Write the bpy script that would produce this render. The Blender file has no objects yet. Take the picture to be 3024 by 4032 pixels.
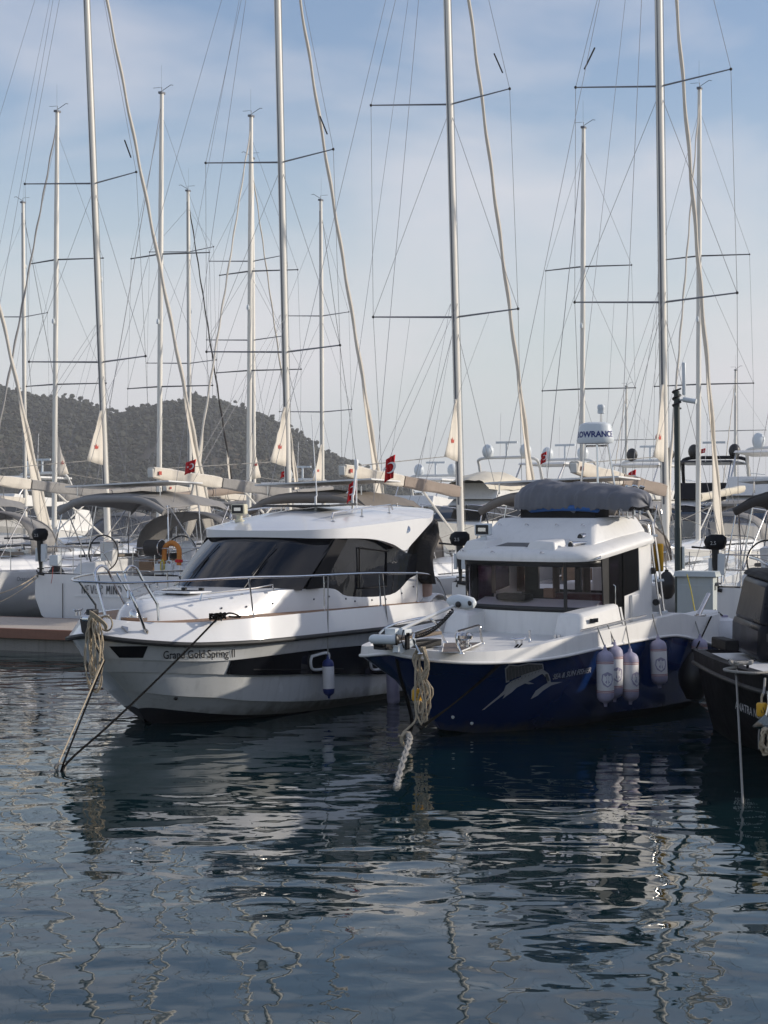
import bpy, bmesh, math, random
from mathutils import Vector, Matrix, noise
from mathutils.geometry import tessellate_polygon
R = math.radians
rnd = random.Random(7)
C = bpy.context.scene.collection
sc = bpy.context.scene

# ---------------------------------------------------------------- camera, sky, sun, exposure
CAM_H, FPX, CX, CY = 3.0, 6562.0, 1512.0, 2016.0      # photograph's pixels (3024 x 4032)
cam_d = bpy.data.cameras.new('camera'); cam = bpy.data.objects.new('camera', cam_d); C.objects.link(cam)
cam_d.sensor_fit = 'VERTICAL'; cam_d.sensor_height = 24.0; cam_d.lens = FPX/4032*24.0
cam_d.clip_start = 0.1; cam_d.clip_end = 9000
cam.location = (0, 0, CAM_H); cam.rotation_euler = (R(90), 0, 0)
sc.camera = cam

SUN_EL, SUN_AZ = 20.0, 91.0     # azimuth measured clockwise from +Y (the view direction)
sd = Vector((math.sin(R(SUN_AZ))*math.cos(R(SUN_EL)), math.cos(R(SUN_AZ))*math.cos(R(SUN_EL)), math.sin(R(SUN_EL))))
sl = bpy.data.lights.new('sun', 'SUN'); sun = bpy.data.objects.new('sun', sl); C.objects.link(sun)
sl.energy = 3.1; sl.angle = R(1.2); sl.color = (1.0, 0.91, 0.78)
sun.rotation_euler = sd.to_track_quat('Z', 'Y').to_euler()

w = bpy.data.worlds.new("World"); sc.world = w; w.use_nodes = True
nt = w.node_tree; nt.nodes.clear()
def N(t, **k):
    n = nt.nodes.new(t)
    for a, b in k.items(): setattr(n, a, b)
    return n
L = lambda a, b: nt.links.new(a, b)
sky = N('ShaderNodeTexSky', sky_type='NISHITA', sun_disc=False, sun_elevation=R(SUN_EL), sun_rotation=R(SUN_AZ))
sky.air_density = 1.2; sky.dust_density = 0.8; sky.ozone_density = 2.0; sky.altitude = 0
bg = N('ShaderNodeBackground'); out = N('ShaderNodeOutputWorld')
bg.inputs['Strength'].default_value = 0.115
tc = N('ShaderNodeTexCoord'); mp = N('ShaderNodeMapping'); mp.inputs['Scale'].default_value = (1.0, 1.0, 2.6)
mp.inputs['Rotation'].default_value = (0, R(-14), R(20)); mp.inputs['Location'].default_value = (3.1, 0, 2.9)
nz = N('ShaderNodeTexNoise'); nz.inputs['Scale'].default_value = 3.0; nz.inputs['Detail'].default_value = 5; nz.inputs['Roughness'].default_value = 0.5
nz.inputs['Distortion'].default_value = 0.35
cr_ = N('ShaderNodeValToRGB'); cr_.color_ramp.elements[0].position = 0.43; cr_.color_ramp.elements[1].position = 0.64
mul = N('ShaderNodeMath', operation='MULTIPLY'); mul.inputs[1].default_value = 0.78
mix = N('ShaderNodeMix', data_type='RGBA'); mix.inputs['B'].default_value = (5.9, 5.75, 6.0, 1)
L(tc.outputs['Generated'], mp.inputs['Vector']); L(mp.outputs[0], nz.inputs['Vector']); L(nz.outputs['Fac'], cr_.inputs[0])
sep = N('ShaderNodeSeparateXYZ'); L(tc.outputs['Generated'], sep.inputs[0])
ab = N('ShaderNodeMath', operation='ABSOLUTE'); L(sep.outputs['Z'], ab.inputs[0])
hz = N('ShaderNodeMapRange', interpolation_type='SMOOTHSTEP'); hz.inputs['From Min'].default_value = 0.0; hz.inputs['From Max'].default_value = 0.27; hz.inputs['To Min'].default_value = .95; hz.inputs['To Max'].default_value = 0.0
L(ab.outputs[0], hz.inputs['Value'])
hm = N('ShaderNodeMix', data_type='RGBA'); hm.inputs['B'].default_value = (5.2, 5.55, 5.75, 1)      # pale humid air low over the sea
tn = N('ShaderNodeMix', data_type='RGBA', blend_type='MULTIPLY'); tn.inputs['Factor'].default_value = 1; tn.inputs['B'].default_value = (1.08, 1.04, 1.14, 1); L(sky.outputs[0], tn.inputs['A'])
L(hz.outputs[0], hm.inputs['Factor']); L(tn.outputs['Result'], hm.inputs['A'])
L(cr_.outputs[0], mul.inputs[0]); L(mul.outputs[0], mix.inputs['Factor']); L(hm.outputs['Result'], mix.inputs['A'])
L(mix.outputs['Result'], bg.inputs['Color']); L(bg.outputs[0], out.inputs[0])
sc.view_settings.view_transform = 'Standard'; sc.view_settings.look = 'None'
sc.view_settings.exposure = 0.28; sc.view_settings.gamma = 1.0
sc.cycles.max_bounces = 6; sc.cycles.transparent_max_bounces = 12; sc.cycles.volume_bounces = 0
HAZE = 0.00023
sc.cycles.caustics_reflective = False; sc.cycles.caustics_refractive = False

# ---------------------------------------------------------------- materials
def lin(r, g, b):
    f = lambda c: ((c/255+0.055)/1.055)**2.4 if c > 10 else c/255/12.92
    return (f(r), f(g), f(b), 1)
MATS = {}
def mat(name, col, rough=0.5, metal=0.0, var=0.10, nscale=3.0, bump=0.0, bscale=30.0, coat=0.0, spec=0.5, alpha=1.0, streak=0.0, stretch=(1,1,1), scum=None):
    m = bpy.data.materials.new(name); m.use_nodes = True; t = m.node_tree; p = t.nodes['Principled BSDF']
    tc = t.nodes.new('ShaderNodeTexCoord'); mp = t.nodes.new('ShaderNodeMapping'); mp.inputs['Scale'].default_value = stretch
    t.links.new(tc.outputs['Object'], mp.inputs[0])
    n = t.nodes.new('ShaderNodeTexNoise'); n.inputs['Scale'].default_value = nscale; n.inputs['Detail'].default_value = 6
    t.links.new(mp.outputs[0], n.inputs['Vector'])
    mx = t.nodes.new('ShaderNodeMix'); mx.data_type = 'RGBA'
    mx.inputs['A'].default_value = tuple(c*(1-var) for c in col[:3])+(1,); mx.inputs['B'].default_value = tuple(min(1, c*(1+var)) for c in col[:3])+(1,)
    t.links.new(n.outputs['Fac'], mx.inputs['Factor'])
    last = mx.outputs['Result']
    if streak > 0:      # grime that runs down the surface
        m2 = t.nodes.new('ShaderNodeMapping'); m2.inputs['Scale'].default_value = (7, 7, 0.7); t.links.new(tc.outputs['Object'], m2.inputs[0])
        n2 = t.nodes.new('ShaderNodeTexNoise'); n2.inputs['Scale'].default_value = 1.6; n2.inputs['Detail'].default_value = 5; t.links.new(m2.outputs[0], n2.inputs['Vector'])
        r2 = t.nodes.new('ShaderNodeValToRGB'); r2.color_ramp.elements[0].position = .52; r2.color_ramp.elements[1].position = .78; t.links.new(n2.outputs['Fac'], r2.inputs[0])
        ml = t.nodes.new('ShaderNodeMath'); ml.operation = 'MULTIPLY'; ml.inputs[1].default_value = streak; t.links.new(r2.outputs[0], ml.inputs[0])
        m3 = t.nodes.new('ShaderNodeMix'); m3.data_type = 'RGBA'; m3.inputs['B'].default_value = tuple(c*0.45 for c in col[:3])+(1,)
        t.links.new(ml.outputs[0], m3.inputs['Factor']); t.links.new(last, m3.inputs['A']); last = m3.outputs['Result']
    if scum:            # brownish growth and splash marks just above the waterline
        sx = t.nodes.new('ShaderNodeSeparateXYZ'); t.links.new(tc.outputs['Object'], sx.inputs[0])
        nn = t.nodes.new('ShaderNodeTexNoise'); nn.inputs['Scale'].default_value = 5; nn.inputs['Detail'].default_value = 5; t.links.new(tc.outputs['Object'], nn.inputs['Vector'])
        ad = t.nodes.new('ShaderNodeMath'); ad.operation = 'MULTIPLY_ADD'; ad.inputs[1].default_value = -.28; t.links.new(nn.outputs['Fac'], ad.inputs[0]); t.links.new(sx.outputs['Z'], ad.inputs[2])
        rr = t.nodes.new('ShaderNodeMapRange'); rr.inputs['From Min'].default_value = scum-.16; rr.inputs['From Max'].default_value = scum+.04; rr.inputs['To Min'].default_value = .75; rr.inputs['To Max'].default_value = 0; t.links.new(ad.outputs[0], rr.inputs['Value'])
        m4 = t.nodes.new('ShaderNodeMix'); m4.data_type = 'RGBA'; m4.inputs['B'].default_value = (.11, .10, .065, 1); t.links.new(rr.outputs[0], m4.inputs['Factor']); t.links.new(last, m4.inputs['A']); last = m4.outputs['Result']
    t.links.new(last, p.inputs['Base Color'])
    mr = t.nodes.new('ShaderNodeMapRange'); mr.inputs['To Min'].default_value = max(0.01, rough*0.75); mr.inputs['To Max'].default_value = min(1, rough*1.25)
    t.links.new(n.outputs['Fac'], mr.inputs['Value']); t.links.new(mr.outputs[0], p.inputs['Roughness'])
    p.inputs['Metallic'].default_value = metal; p.inputs['Coat Weight'].default_value = coat; p.inputs['Specular IOR Level'].default_value = spec
    if bump > 0:
        b = t.nodes.new('ShaderNodeTexNoise'); b.inputs['Scale'].default_value = bscale; b.inputs['Detail'].default_value = 4
        t.links.new(mp.outputs[0], b.inputs['Vector'])
        bp = t.nodes.new('ShaderNodeBump'); bp.inputs['Strength'].default_value = min(1, bump); bp.inputs['Distance'].default_value = 0.02
        t.links.new(b.outputs['Fac'], bp.inputs['Height']); t.links.new(bp.outputs[0], p.inputs['Normal'])
    MATS[name] = m
    return m
def planks(name, col, gap, axis='X', width=0.05, rough=0.6, gaparea=0.12):
    m = mat(name, col, rough, var=0.25, nscale=6, stretch=(1, 1, 1), bump=0.2, bscale=40)
    t = m.node_tree; p = t.nodes['Principled BSDF']; src = p.inputs['Base Color'].links[0].from_socket
    tc = t.nodes.new('ShaderNodeTexCoord'); sx = t.nodes.new('ShaderNodeSeparateXYZ'); t.links.new(tc.outputs['Object'], sx.inputs[0])
    d = t.nodes.new('ShaderNodeMath'); d.operation = 'DIVIDE'; d.inputs[1].default_value = width; t.links.new(sx.outputs[axis], d.inputs[0])
    fr = t.nodes.new('ShaderNodeMath'); fr.operation = 'FRACT'; t.links.new(d.outputs[0], fr.inputs[0])
    lt = t.nodes.new('ShaderNodeMath'); lt.operation = 'LESS_THAN'; lt.inputs[1].default_value = gaparea; t.links.new(fr.outputs[0], lt.inputs[0])
    mx = t.nodes.new('ShaderNodeMix'); mx.data_type = 'RGBA'; mx.inputs['B'].default_value = gap
    t.links.new(lt.outputs[0], mx.inputs['Factor']); t.links.new(src, mx.inputs['A']); t.links.new(mx.outputs['Result'], p.inputs['Base Color'])
    return m
def glassy(name, tint, fac, ior=1.5):          # thin see-through pane: tinted transparency under a Fresnel reflection
    m = bpy.data.materials.new(name); m.use_nodes = True; t = m.node_tree; t.nodes.clear()
    o = t.nodes.new('ShaderNodeOutputMaterial'); tr = t.nodes.new('ShaderNodeBsdfTransparent'); tr.inputs[0].default_value = tint
    gl = t.nodes.new('ShaderNodeBsdfGlossy'); gl.inputs['Roughness'].default_value = 0.06
    fr = t.nodes.new('ShaderNodeFresnel'); ge = t.nodes.new('ShaderNodeNewGeometry'); io = t.nodes.new('ShaderNodeMix'); io.inputs['A'].default_value = ior; io.inputs['B'].default_value = 1/ior; t.links.new(ge.outputs['Backfacing'], io.inputs['Factor']); t.links.new(io.outputs[0], fr.inputs[0])
    df = t.nodes.new('ShaderNodeBsdfDiffuse'); df.inputs[0].default_value = (0.5, 0.5, 0.52, 1)
    n = t.nodes.new('ShaderNodeTexNoise'); n.inputs['Scale'].default_value = 2.5; n.inputs['Distortion'].default_value = 1.5
    bp = t.nodes.new('ShaderNodeBump'); bp.inputs['Strength'].default_value = 0.12; bp.inputs['Distance'].default_value = 0.02
    t.links.new(n.outputs['Fac'], bp.inputs['Height']); t.links.new(bp.outputs[0], gl.inputs['Normal'])
    m0 = t.nodes.new('ShaderNodeMixShader'); m0.inputs[0].default_value = fac; t.links.new(tr.outputs[0], m0.inputs[1]); t.links.new(df.outputs[0], m0.inputs[2])
    mx = t.nodes.new('ShaderNodeMixShader'); t.links.new(fr.outputs[0], mx.inputs[0]); t.links.new(m0.outputs[0], mx.inputs[1]); t.links.new(gl.outputs[0], mx.inputs[2])
    t.links.new(mx.outputs[0], o.inputs[0]); MATS[name] = m
    return m
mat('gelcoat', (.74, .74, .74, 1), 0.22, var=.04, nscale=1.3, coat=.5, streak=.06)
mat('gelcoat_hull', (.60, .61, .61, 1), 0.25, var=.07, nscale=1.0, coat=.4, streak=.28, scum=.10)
mat('gelcoat_matt', (.74, .73, .71, 1), 0.45, var=.07, nscale=4, streak=.16)
mat('gelcoat_far', (.70, .69, .66, 1), 0.4, var=.12, nscale=1.2, streak=.25)
mat('navy', (.004, .024, .115, 1), 0.16, var=.2, nscale=1.4, coat=.7, spec=.5, scum=.03)
mat('charcoal', (.010, .010, .012, 1), 0.6, spec=.12, var=.25, nscale=5, bump=.1, streak=.1)
mat('charcoal_gloss', (.005, .006, .010, 1), 0.3, var=.2, spec=.16)
mat('black', (.010, .010, .011, 1), 0.45, var=.3, nscale=8)
mat('rubber', (.015, .016, .017, 1), 0.6, var=.3, bump=.2)
mat('antifoul', (.012, .014, .02, 1), 0.6, var=.3, bump=.3)
mat('dark_glass', (.006, .007, .010, 1), 0.03, var=.3, nscale=1.2, spec=.5, bump=.18, bscale=2.2)
mat('steel', (.62, .61, .60, 1), 0.16, metal=1, var=.08, nscale=12)
mat('spar', (.72, .69, .62, 1), 0.38, var=.07, nscale=2.0, streak=.15)
mat('spar_grey', (.13, .135, .15, 1), 0.4, metal=.2, var=.1)
mat('wire', (.24, .24, .25, 1), 0.4, metal=.6, var=.1)
mat('sailcloth', (.66, .61, .53, 1), 0.85, var=.10, nscale=3, bump=.35, bscale=9, streak=.2)
mat('canvas', (.20, .175, .15, 1), 0.9, var=.15, nscale=5, bump=.5, bscale=14)
mat('canvas_grey', (.27, .26, .25, 1), 0.9, var=.15, nscale=5, bump=.5, bscale=10)
mat('canvas_dark', (.050, .045, .042, 1), 0.95, var=.3, nscale=6, bump=.6, bscale=12)
mat('canvas_brown', (.29, .235, .195, 1), 0.9, var=.12, nscale=4, bump=.4, bscale=8)
mat('cream_cover', (.62, .57, .47, 1), 0.9, var=.12, nscale=2, bump=.5, bscale=4)
mat('tarp', (.13, .135, .155, 1), 0.62, var=.14, nscale=6, bump=.8, bscale=5)
mat('blue_tube', (.01, .09, .30, 1), 0.4, var=.1)
mat('red_cloth', (.55, .012, .018, 1), 0.8, var=.15, nscale=10, bump=.3)
mat('white_paint', (.75, .75, .74, 1), 0.4, var=.05)
mat('plastic_white', (.62, .66, .68, 1), 0.4, var=.06)
mat('cream_plastic', (.58, .54, .40, 1), 0.4, var=.06)
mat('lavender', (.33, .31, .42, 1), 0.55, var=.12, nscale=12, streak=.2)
mat('fender_white', (.70, .69, .70, 1), 0.55, var=.1, nscale=10, streak=.25)
mat('blue_cap', (.015, .03, .15, 1), 0.5, var=.15)
mat('stripe_red', (.30, .08, .10, 1), 0.6, var=.1)
mat('rope_cream', (.46, .38, .27, 1), 0.95, var=.25, nscale=40, bump=.9, bscale=60)
mat('rope_dark', (.006, .006, .006, 1), 0.95, spec=.05, var=.4, nscale=30, bump=.8, bscale=60)
mat('rope_grey', (.28, .27, .25, 1), 0.95, var=.25, nscale=30, bump=.8, bscale=60)
mat('rope_yellow', (.55, .45, .06, 1), 0.8, var=.15)
mat('yellow', (.62, .33, .012, 1), 0.6, var=.12, nscale=12, streak=.2)
mat('orange', (.55, .20, .035, 1), 0.7, var=.12)
mat('green_paint', (.010, .022, .018, 1), 0.4, var=.25, nscale=5, streak=.2)
mat('cabinet', (.50, .54, .53, 1), 0.5, var=.06, nscale=2, streak=.2)
mat('wood', (.25, .15, .085, 1), 0.6, var=.3, nscale=4, bump=.3, stretch=(1, 6, 6))
mat('wood_old', (.20, .155, .115, 1), 0.8, var=.35, nscale=5, bump=.5, stretch=(6, 1, 6))
mat('fascia_red', (.26, .125, .08, 1), 0.75, var=.3, nscale=2.0, bump=.4, stretch=(1, 6, 6), streak=.3)
mat('concrete', (.28, .26, .23, 1), 0.9, var=.2, nscale=2.0, bump=.5, streak=.5)
mat('rolled_pink', (.42, .29, .24, 1), .85, var=.2, nscale=9, bump=.8, bscale=9)
mat('curtain', (.25, .19, .15, 1), 0.95, var=.2)
mat('maroon', (.10, .02, .02, 1), 0.6, var=.2)
mat('ink', (.02, .02, .025, 1), 0.5, var=.1)
mat('ink_blue', (.01, .025, .16, 1), 0.5, var=.1)
mat('black_glass', (.004, .004, .007, 1), .12, spec=.12)
mat('silver_print', (.42, .42, .43, 1), 0.5, var=.15, nscale=14)
mat('dark_print', (.10, .10, .105, 1), 0.6, var=.5, nscale=20)
mat('solar', (.02, .025, .05, 1), 0.12, var=.3, nscale=20, coat=.8)
mat('crown_red', (.42, .06, .04, 1), 0.7, var=.1)
planks('teak', (.30, .165, .085, 1), (.03, .02, .015, 1), 'X', .055)
planks('teak_grey', (.17, .13, .11, 1), (.03, .025, .02, 1), 'X', .05)
planks('pier_boards', (.52, .44, .36, 1), (.07, .05, .04, 1), 'X', .14, gaparea=.06)
glassy('clear_plastic', (.62, .62, .62, 1), .16)
glassy('cabin_glass', (.84, .80, .84, 1), .006, 1.42)
glassy('side_glass', (.16, .10, .15, 1), .01, 1.25)

# ---------------------------------------------------------------- mesh building
class MB:
    def __init__(s): s.v = []; s.f = []; s.m = []; s.mi = 0
    def add(s, v, f):
        o = len(s.v); s.v += [tuple(p) for p in v]; s.f += [tuple(i+o for i in q) for q in f]; s.m += [s.mi]*len(f); return s
    def box(s, c, d, rot=None):
        x, y, z = d[0]/2, d[1]/2, d[2]/2
        v = [Vector(p) for p in ((-x,-y,-z),(x,-y,-z),(x,y,-z),(-x,y,-z),(-x,-y,z),(x,-y,z),(x,y,z),(-x,y,z))]
        if rot: M = Matrix.Rotation(rot[2], 3, 'Z')@Matrix.Rotation(rot[1], 3, 'Y')@Matrix.Rotation(rot[0], 3, 'X'); v = [M@p for p in v]
        return s.add([p+Vector(c) for p in v], [(0,3,2,1),(4,5,6,7),(0,1,5,4),(1,2,6,5),(2,3,7,6),(3,0,4,7)])
    def hexa(s, b, t):
        return s.add(list(b)+list(t), [(0,3,2,1),(4,5,6,7),(0,1,5,4),(1,2,6,5),(2,3,7,6),(3,0,4,7)])
    def tube(s, pts, r, n=8, closed=False, sq=1.0):
        P = [Vector(p) for p in pts]; k = len(P); rs = r if isinstance(r, (list, tuple)) else [r]*k
        v = []; prev = None
        for i, p in enumerate(P):
            if closed: d = P[(i+1) % k]-P[i-1]
            else: d = P[min(i+1, k-1)]-P[max(i-1, 0)]
            if d.length < 1e-9: d = Vector((0, 0, 1))
            d.normalize()
            if prev is None: a = d.orthogonal() if abs(d.z) < .9 else Vector((1, 0, 0))-d*d.x
            else: a = prev-d*prev.dot(d)
            a.normalize(); prev = a; b = d.cross(a)
            for j in range(n):
                t = 2*math.pi*j/n; v.append(p+(a*math.cos(t)+b*math.sin(t)*sq)*rs[i])
        f = []
        for i in range(k if closed else k-1):
            i2 = (i+1) % k
            for j in range(n): f.append((i*n+j, i*n+(j+1) % n, i2*n+(j+1) % n, i2*n+j))
        if not closed: f += [tuple(reversed(range(n))), tuple((k-1)*n+j for j in range(n))]
        return s.add(v, f)
    def loft(s, rows, closed=False):
        n = len(rows[0]); v = [p for r in rows for p in r]; f = []
        for i in range(len(rows)-1):
            for j in range(n if closed else n-1):
                j2 = (j+1) % n; f.append((i*n+j, i*n+j2, (i+1)*n+j2, (i+1)*n+j))
        return s.add(v, f)
    def fan(s, ring, c=None):
        c = c if c is not None else sum((Vector(p) for p in ring), Vector())/len(ring); n = len(ring)
        return s.add(list(ring)+[c], [(i, (i+1) % n, n) for i in range(n)])
    def lathe(s, prof, c=(0, 0, 0), n=16, axis='Z', rot=None):
        v = []
        for (r, h) in prof:
            for j in range(n):
                t = 2*math.pi*j/n; q = (r*math.cos(t), r*math.sin(t), h)
                if axis == 'Y': q = (q[0], q[2], q[1])
                if axis == 'X': q = (q[2], q[0], q[1])
                q = Vector(q)
                if rot: q = rot@q
                v.append(q+Vector(c))
        k = len(prof); f = [(i*n+j, i*n+(j+1) % n, (i+1)*n+(j+1) % n, (i+1)*n+j) for i in range(k-1) for j in range(n)]
        f += [tuple(reversed(range(n))), tuple((k-1)*n+j for j in range(n))]
        return s.add(v, f)
    def ball(s, c, r, n=14, m=9):
        if not isinstance(r, (tuple, list)): r = (r, r, r)
        rows = [[(c[0]+r[0]*math.sin(a)*math.cos(t), c[1]+r[1]*math.sin(a)*math.sin(t), c[2]+r[2]*math.cos(a)) for t in [2*math.pi*j/n for j in range(n)]] for a in [math.pi*(i+.02)/(m-1+.04) for i in range(m)]]
        return s.loft(rows, True)
    def prism(s, poly, ext):
        """poly: planar 3D outline, ext: thickness vector"""
        P = [Vector(p) for p in poly]; n = len(P); e = Vector(ext)
        tri = tessellate_polygon([P])
        s.add(P+[p+e for p in P], [t for t in tri]+[tuple(n+i for i in reversed(t)) for t in tri]+[(i, (i+1) % n, n+(i+1) % n, n+i) for i in range(n)])
        return s
    def build(s, name, m, parent=None, loc=None, rotz=0, bevel=0, label=None, sharp=38, solid=0, subd=0):
        me = bpy.data.meshes.new(name); me.from_pydata([tuple(p) for p in s.v], [], s.f)
        for x in (m if isinstance(m, (list, tuple)) else [m]): me.materials.append(MATS[x])
        me.polygons.foreach_set('use_smooth', [True]*len(me.polygons))
        if any(s.m): me.polygons.foreach_set('material_index', s.m)
        me.validate(); me.update(); me.set_sharp_from_angle(angle=R(sharp))
        o = bpy.data.objects.new(name, me); C.objects.link(o)
        if parent: o.parent = parent
        if loc: o.location = loc
        if rotz: o.rotation_euler = (0, 0, rotz)
        if label: o['label'] = label
        if solid: q = o.modifiers.new('t', 'SOLIDIFY'); q.thickness = solid; q.offset = 0
        if bevel: q = o.modifiers.new('b', 'BEVEL'); q.width = bevel; q.segments = 2; q.limit_method = 'ANGLE'; q.angle_limit = R(40)
        if subd: q = o.modifiers.new('s', 'SUBSURF'); q.levels = q.render_levels = subd
        return o
def tag(o, label, cat, group=None, kind=None):
    if label: o['label'] = label
    if cat: o['category'] = cat
    if group: o['group'] = group
    if kind: o['kind'] = kind
    return o
def thing(name, label, cat, loc=(0, 0, 0), rotz=0, group=None):
    o = bpy.data.objects.new(name, None); C.objects.link(o); o.empty_display_size = .2
    o.location = loc; o.rotation_euler = (0, 0, rotz)
    return tag(o, label, cat, group)
def cr(P, n, dim=3):
    """Catmull-Rom through P, evenly in index"""
    k = len(P)-1; out = []
    for i in range(n):
        t = k*i/(n-1); a = min(int(t), k-1); u = t-a
        p0, p1, p2, p3 = [Vector(P[max(0, min(k, q))]) for q in (a-1, a, a+1, a+2)]
        out.append(.5*((2*p1)+(-p0+p2)*u+(2*p0-5*p1+4*p2-p3)*u*u+(-p0+3*p1-3*p2+p3)*u**3))
    return out
def W(px, py, d):                       # photo pixel + distance -> world point
    return Vector(((px-CX)/FPX*d, d, CAM_H-(py-CY)/FPX*d))
class Frame:
    """local frame of a boat: x = to its left seen from the bow (port), y = aft, z up"""
    def __init__(s, deg, x, y, bx=1, by=1, pitch=0, dz=0):
        s.a = R(deg); s.o = Vector((x, y, dz)); s.mat = Matrix.Translation(s.o)@Matrix.Rotation(-s.a, 4, 'Z')@Matrix.Rotation(pitch, 4, 'X')@Matrix.Diagonal((bx, by, 1, 1)); s.I = s.mat.inverted()
    def at(s, px, py, P=None, S=None, Z=None):
        o = s.I@Vector((0, 0, CAM_H)); d = s.I@Vector(((px-CX)/FPX, 1, CAM_H-(py-CY)/FPX))-o
        if P is not None: t = (P-o.x)/d.x
        elif S is not None: t = (S-o.y)/d.y
        else: t = (Z-o.z)/d.z
        return o+d*t
    def w(s, p): return s.mat@Vector(p)
    def put(s, o, off=(0, 0, 0)): o.matrix_basis = s.mat@Matrix.Translation(off); return o
def crop(x0, y0, k): return lambda x, y: (x0+x*k, y0+y*k)
c1 = crop(250, 1900, .4822); c2 = crop(950, 1900, .5425); c3 = crop(1400, 1900, .5124); c4 = crop(2150, 1900, .5268)
cx = crop(1780, 1850, .5063); cb = crop(1440, 2330, .2773); ca = crop(2720, 2200, .3615)
def text_geo(txt, size, shear=0, bold=0, sx=1.0):
    cu = bpy.data.curves.new('t', 'FONT'); cu.body = txt; cu.size = size; cu.shear = shear; cu.offset = bold; cu.resolution_u = 3
    ob = bpy.data.objects.new('t', cu); C.objects.link(ob); dg = bpy.context.evaluated_depsgraph_get(); me = ob.evaluated_get(dg).to_mesh()
    v = [(p.co.x*sx, p.co.y) for p in me.vertices]; f = [tuple(q.vertices) for q in me.polygons]
    ob.evaluated_get(dg).to_mesh_clear(); bpy.data.objects.remove(ob); bpy.data.curves.remove(cu)
    return v, f
def lerp(a, b, t): return a+(b-a)*t
class Hull:
    """lines: top to bottom, each a list of (s, p, z) controls; lofted and mirrored"""
    def __init__(s, lines, n=40): s.L = [cr([(b, a, c) for a, b, c in l], n) for l in lines]
    bvh = None
    def set_bvh(s, mb):
        from mathutils.bvhtree import BVHTree
        s.bvh = BVHTree.FromPolygons([Vector(p) for p in mb.v], mb.f)
    def surf(s, y, z):
        if s.bvh:
            h = s.bvh.ray_cast(Vector((6, y, z)), Vector((-1, 0, 0)))
            if h[0] is not None: return h[0].x
        pr = []
        for l in s.L:
            q = l[-1]
            for a, b in zip(l, l[1:]):
                if a.y <= y <= b.y: q = a.lerp(b, (y-a.y)/max(1e-6, b.y-a.y)); break
            else: q = l[0] if y < l[0].y else l[-1]
            pr.append(q)
        for a, b in zip(pr, pr[1:]):
            if a.z >= z >= b.z: return lerp(a.x, b.x, (a.z-z)/max(1e-6, a.z-b.z))
        return pr[0].x if z > pr[0].z else pr[-1].x
    def on(s, fr, px, py, off=.008, P0=1.2, sgn=1):
        P = P0
        for _ in range(14):
            v = fr.at(px, py, P=P*sgn); P = .5*P+.5*(s.surf(v.y, v.z)+off)
        return v
    def band(s, i0, i1, mb=None, side=0):
        mb = mb or MB()
        for sg in ((1, -1) if side == 0 else (side,)):
            mb.loft([[Vector((p.x*sg, p.y, p.z)) for p in l] for l in s.L[i0:i1+1]])
        return mb

def hull_text(pick, txt, A, E_, T, shear=0, bold=0.0, n=14):
    """lettering wrapped on a hull: A, E_ = ends of its base line, T = top of its first letter"""
    v, f = text_geo(txt, 1.0, shear=shear, bold=bold); x0, x1 = min(a for a, _ in v), max(a for a, _ in v)
    g = [[pick(lerp(A[0], E_[0], i/n)+(T[0]-A[0])*k, lerp(A[1], E_[1], i/n)+(T[1]-A[1])*k) for i in range(-1, n+2)] for k in (-.6, .2, 1, 1.8)]
    pts = []
    for x, y in v:
        u = (x-x0)/(x1-x0)*n+1; w_ = (y/.70+.6)/.8; i = min(max(int(u), 0), n+1); j = min(max(int(w_), 0), 2); a, b = u-i, w_-j
        pts.append(g[j][i].lerp(g[j][i+1], a).lerp(g[j+1][i].lerp(g[j+1][i+1], a), b))
    return MB().add(pts, f)

# ---------------------------------------------------------------- water, far shore, pontoon
def water():
    m = bpy.data.materials.new('sea'); m.use_nodes = True; t = m.node_tree; p = t.nodes['Principled BSDF']
    p.inputs['Base Color'].default_value = (.004, .018, .022, 1); p.inputs['Roughness'].default_value = .02; p.inputs['IOR'].default_value = 1.333; p.inputs['Specular IOR Level'].default_value = .62
    geo = t.nodes.new('ShaderNodeNewGeometry'); prev = None
    h = None
    for i, (scale, amp, det, sx) in enumerate(((.5, .034, 1, (1, 1.5, 1)), (1.5, .0165, 0, (1, 1.35, 1)), (3.4, .0036, 0, (1, 1.2, 1)), (9.0, .0006, 1, (1, 1, 1)))):
        mp = t.nodes.new('ShaderNodeMapping'); mp.inputs['Scale'].default_value = sx; mp.inputs['Rotation'].default_value = (0, 0, R(-12+14*i)); mp.inputs['Location'].default_value = (3.1*i, 1.7*i, 0)
        t.links.new(geo.outputs['Position'], mp.inputs[0])
        n = t.nodes.new('ShaderNodeTexNoise'); n.inputs['Scale'].default_value = scale; n.inputs['Detail'].default_value = det; n.inputs['Roughness'].default_value = .4; n.inputs['Distortion'].default_value = .5
        t.links.new(mp.outputs[0], n.inputs['Vector'])
        a = t.nodes.new('ShaderNodeMath'); a.operation = 'MULTIPLY'; a.inputs[1].default_value = amp; t.links.new(n.outputs['Fac'], a.inputs[0])
        if h is None: h = a.outputs[0]
        else:
            ad = t.nodes.new('ShaderNodeMath'); ad.operation = 'ADD'; t.links.new(h, ad.inputs[0]); t.links.new(a.outputs[0], ad.inputs[1]); h = ad.outputs[0]
    bp = t.nodes.new('ShaderNodeBump'); bp.inputs['Strength'].default_value = 1; bp.inputs['Distance'].default_value = 1.0
    t.links.new(h, bp.inputs['Height']); t.links.new(bp.outputs[0], p.inputs['Normal'])
    MATS['sea'] = m
    o = MB().add([(-2600, -30, 0), (2600, -30, 0), (2600, 3400, 0), (-2600, 3400, 0)], [(0, 1, 2, 3)]).build('water', 'sea')
    tag(o, 'dark rippled harbour water reflecting boats and masts', 'water', kind='structure')
water()

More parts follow.
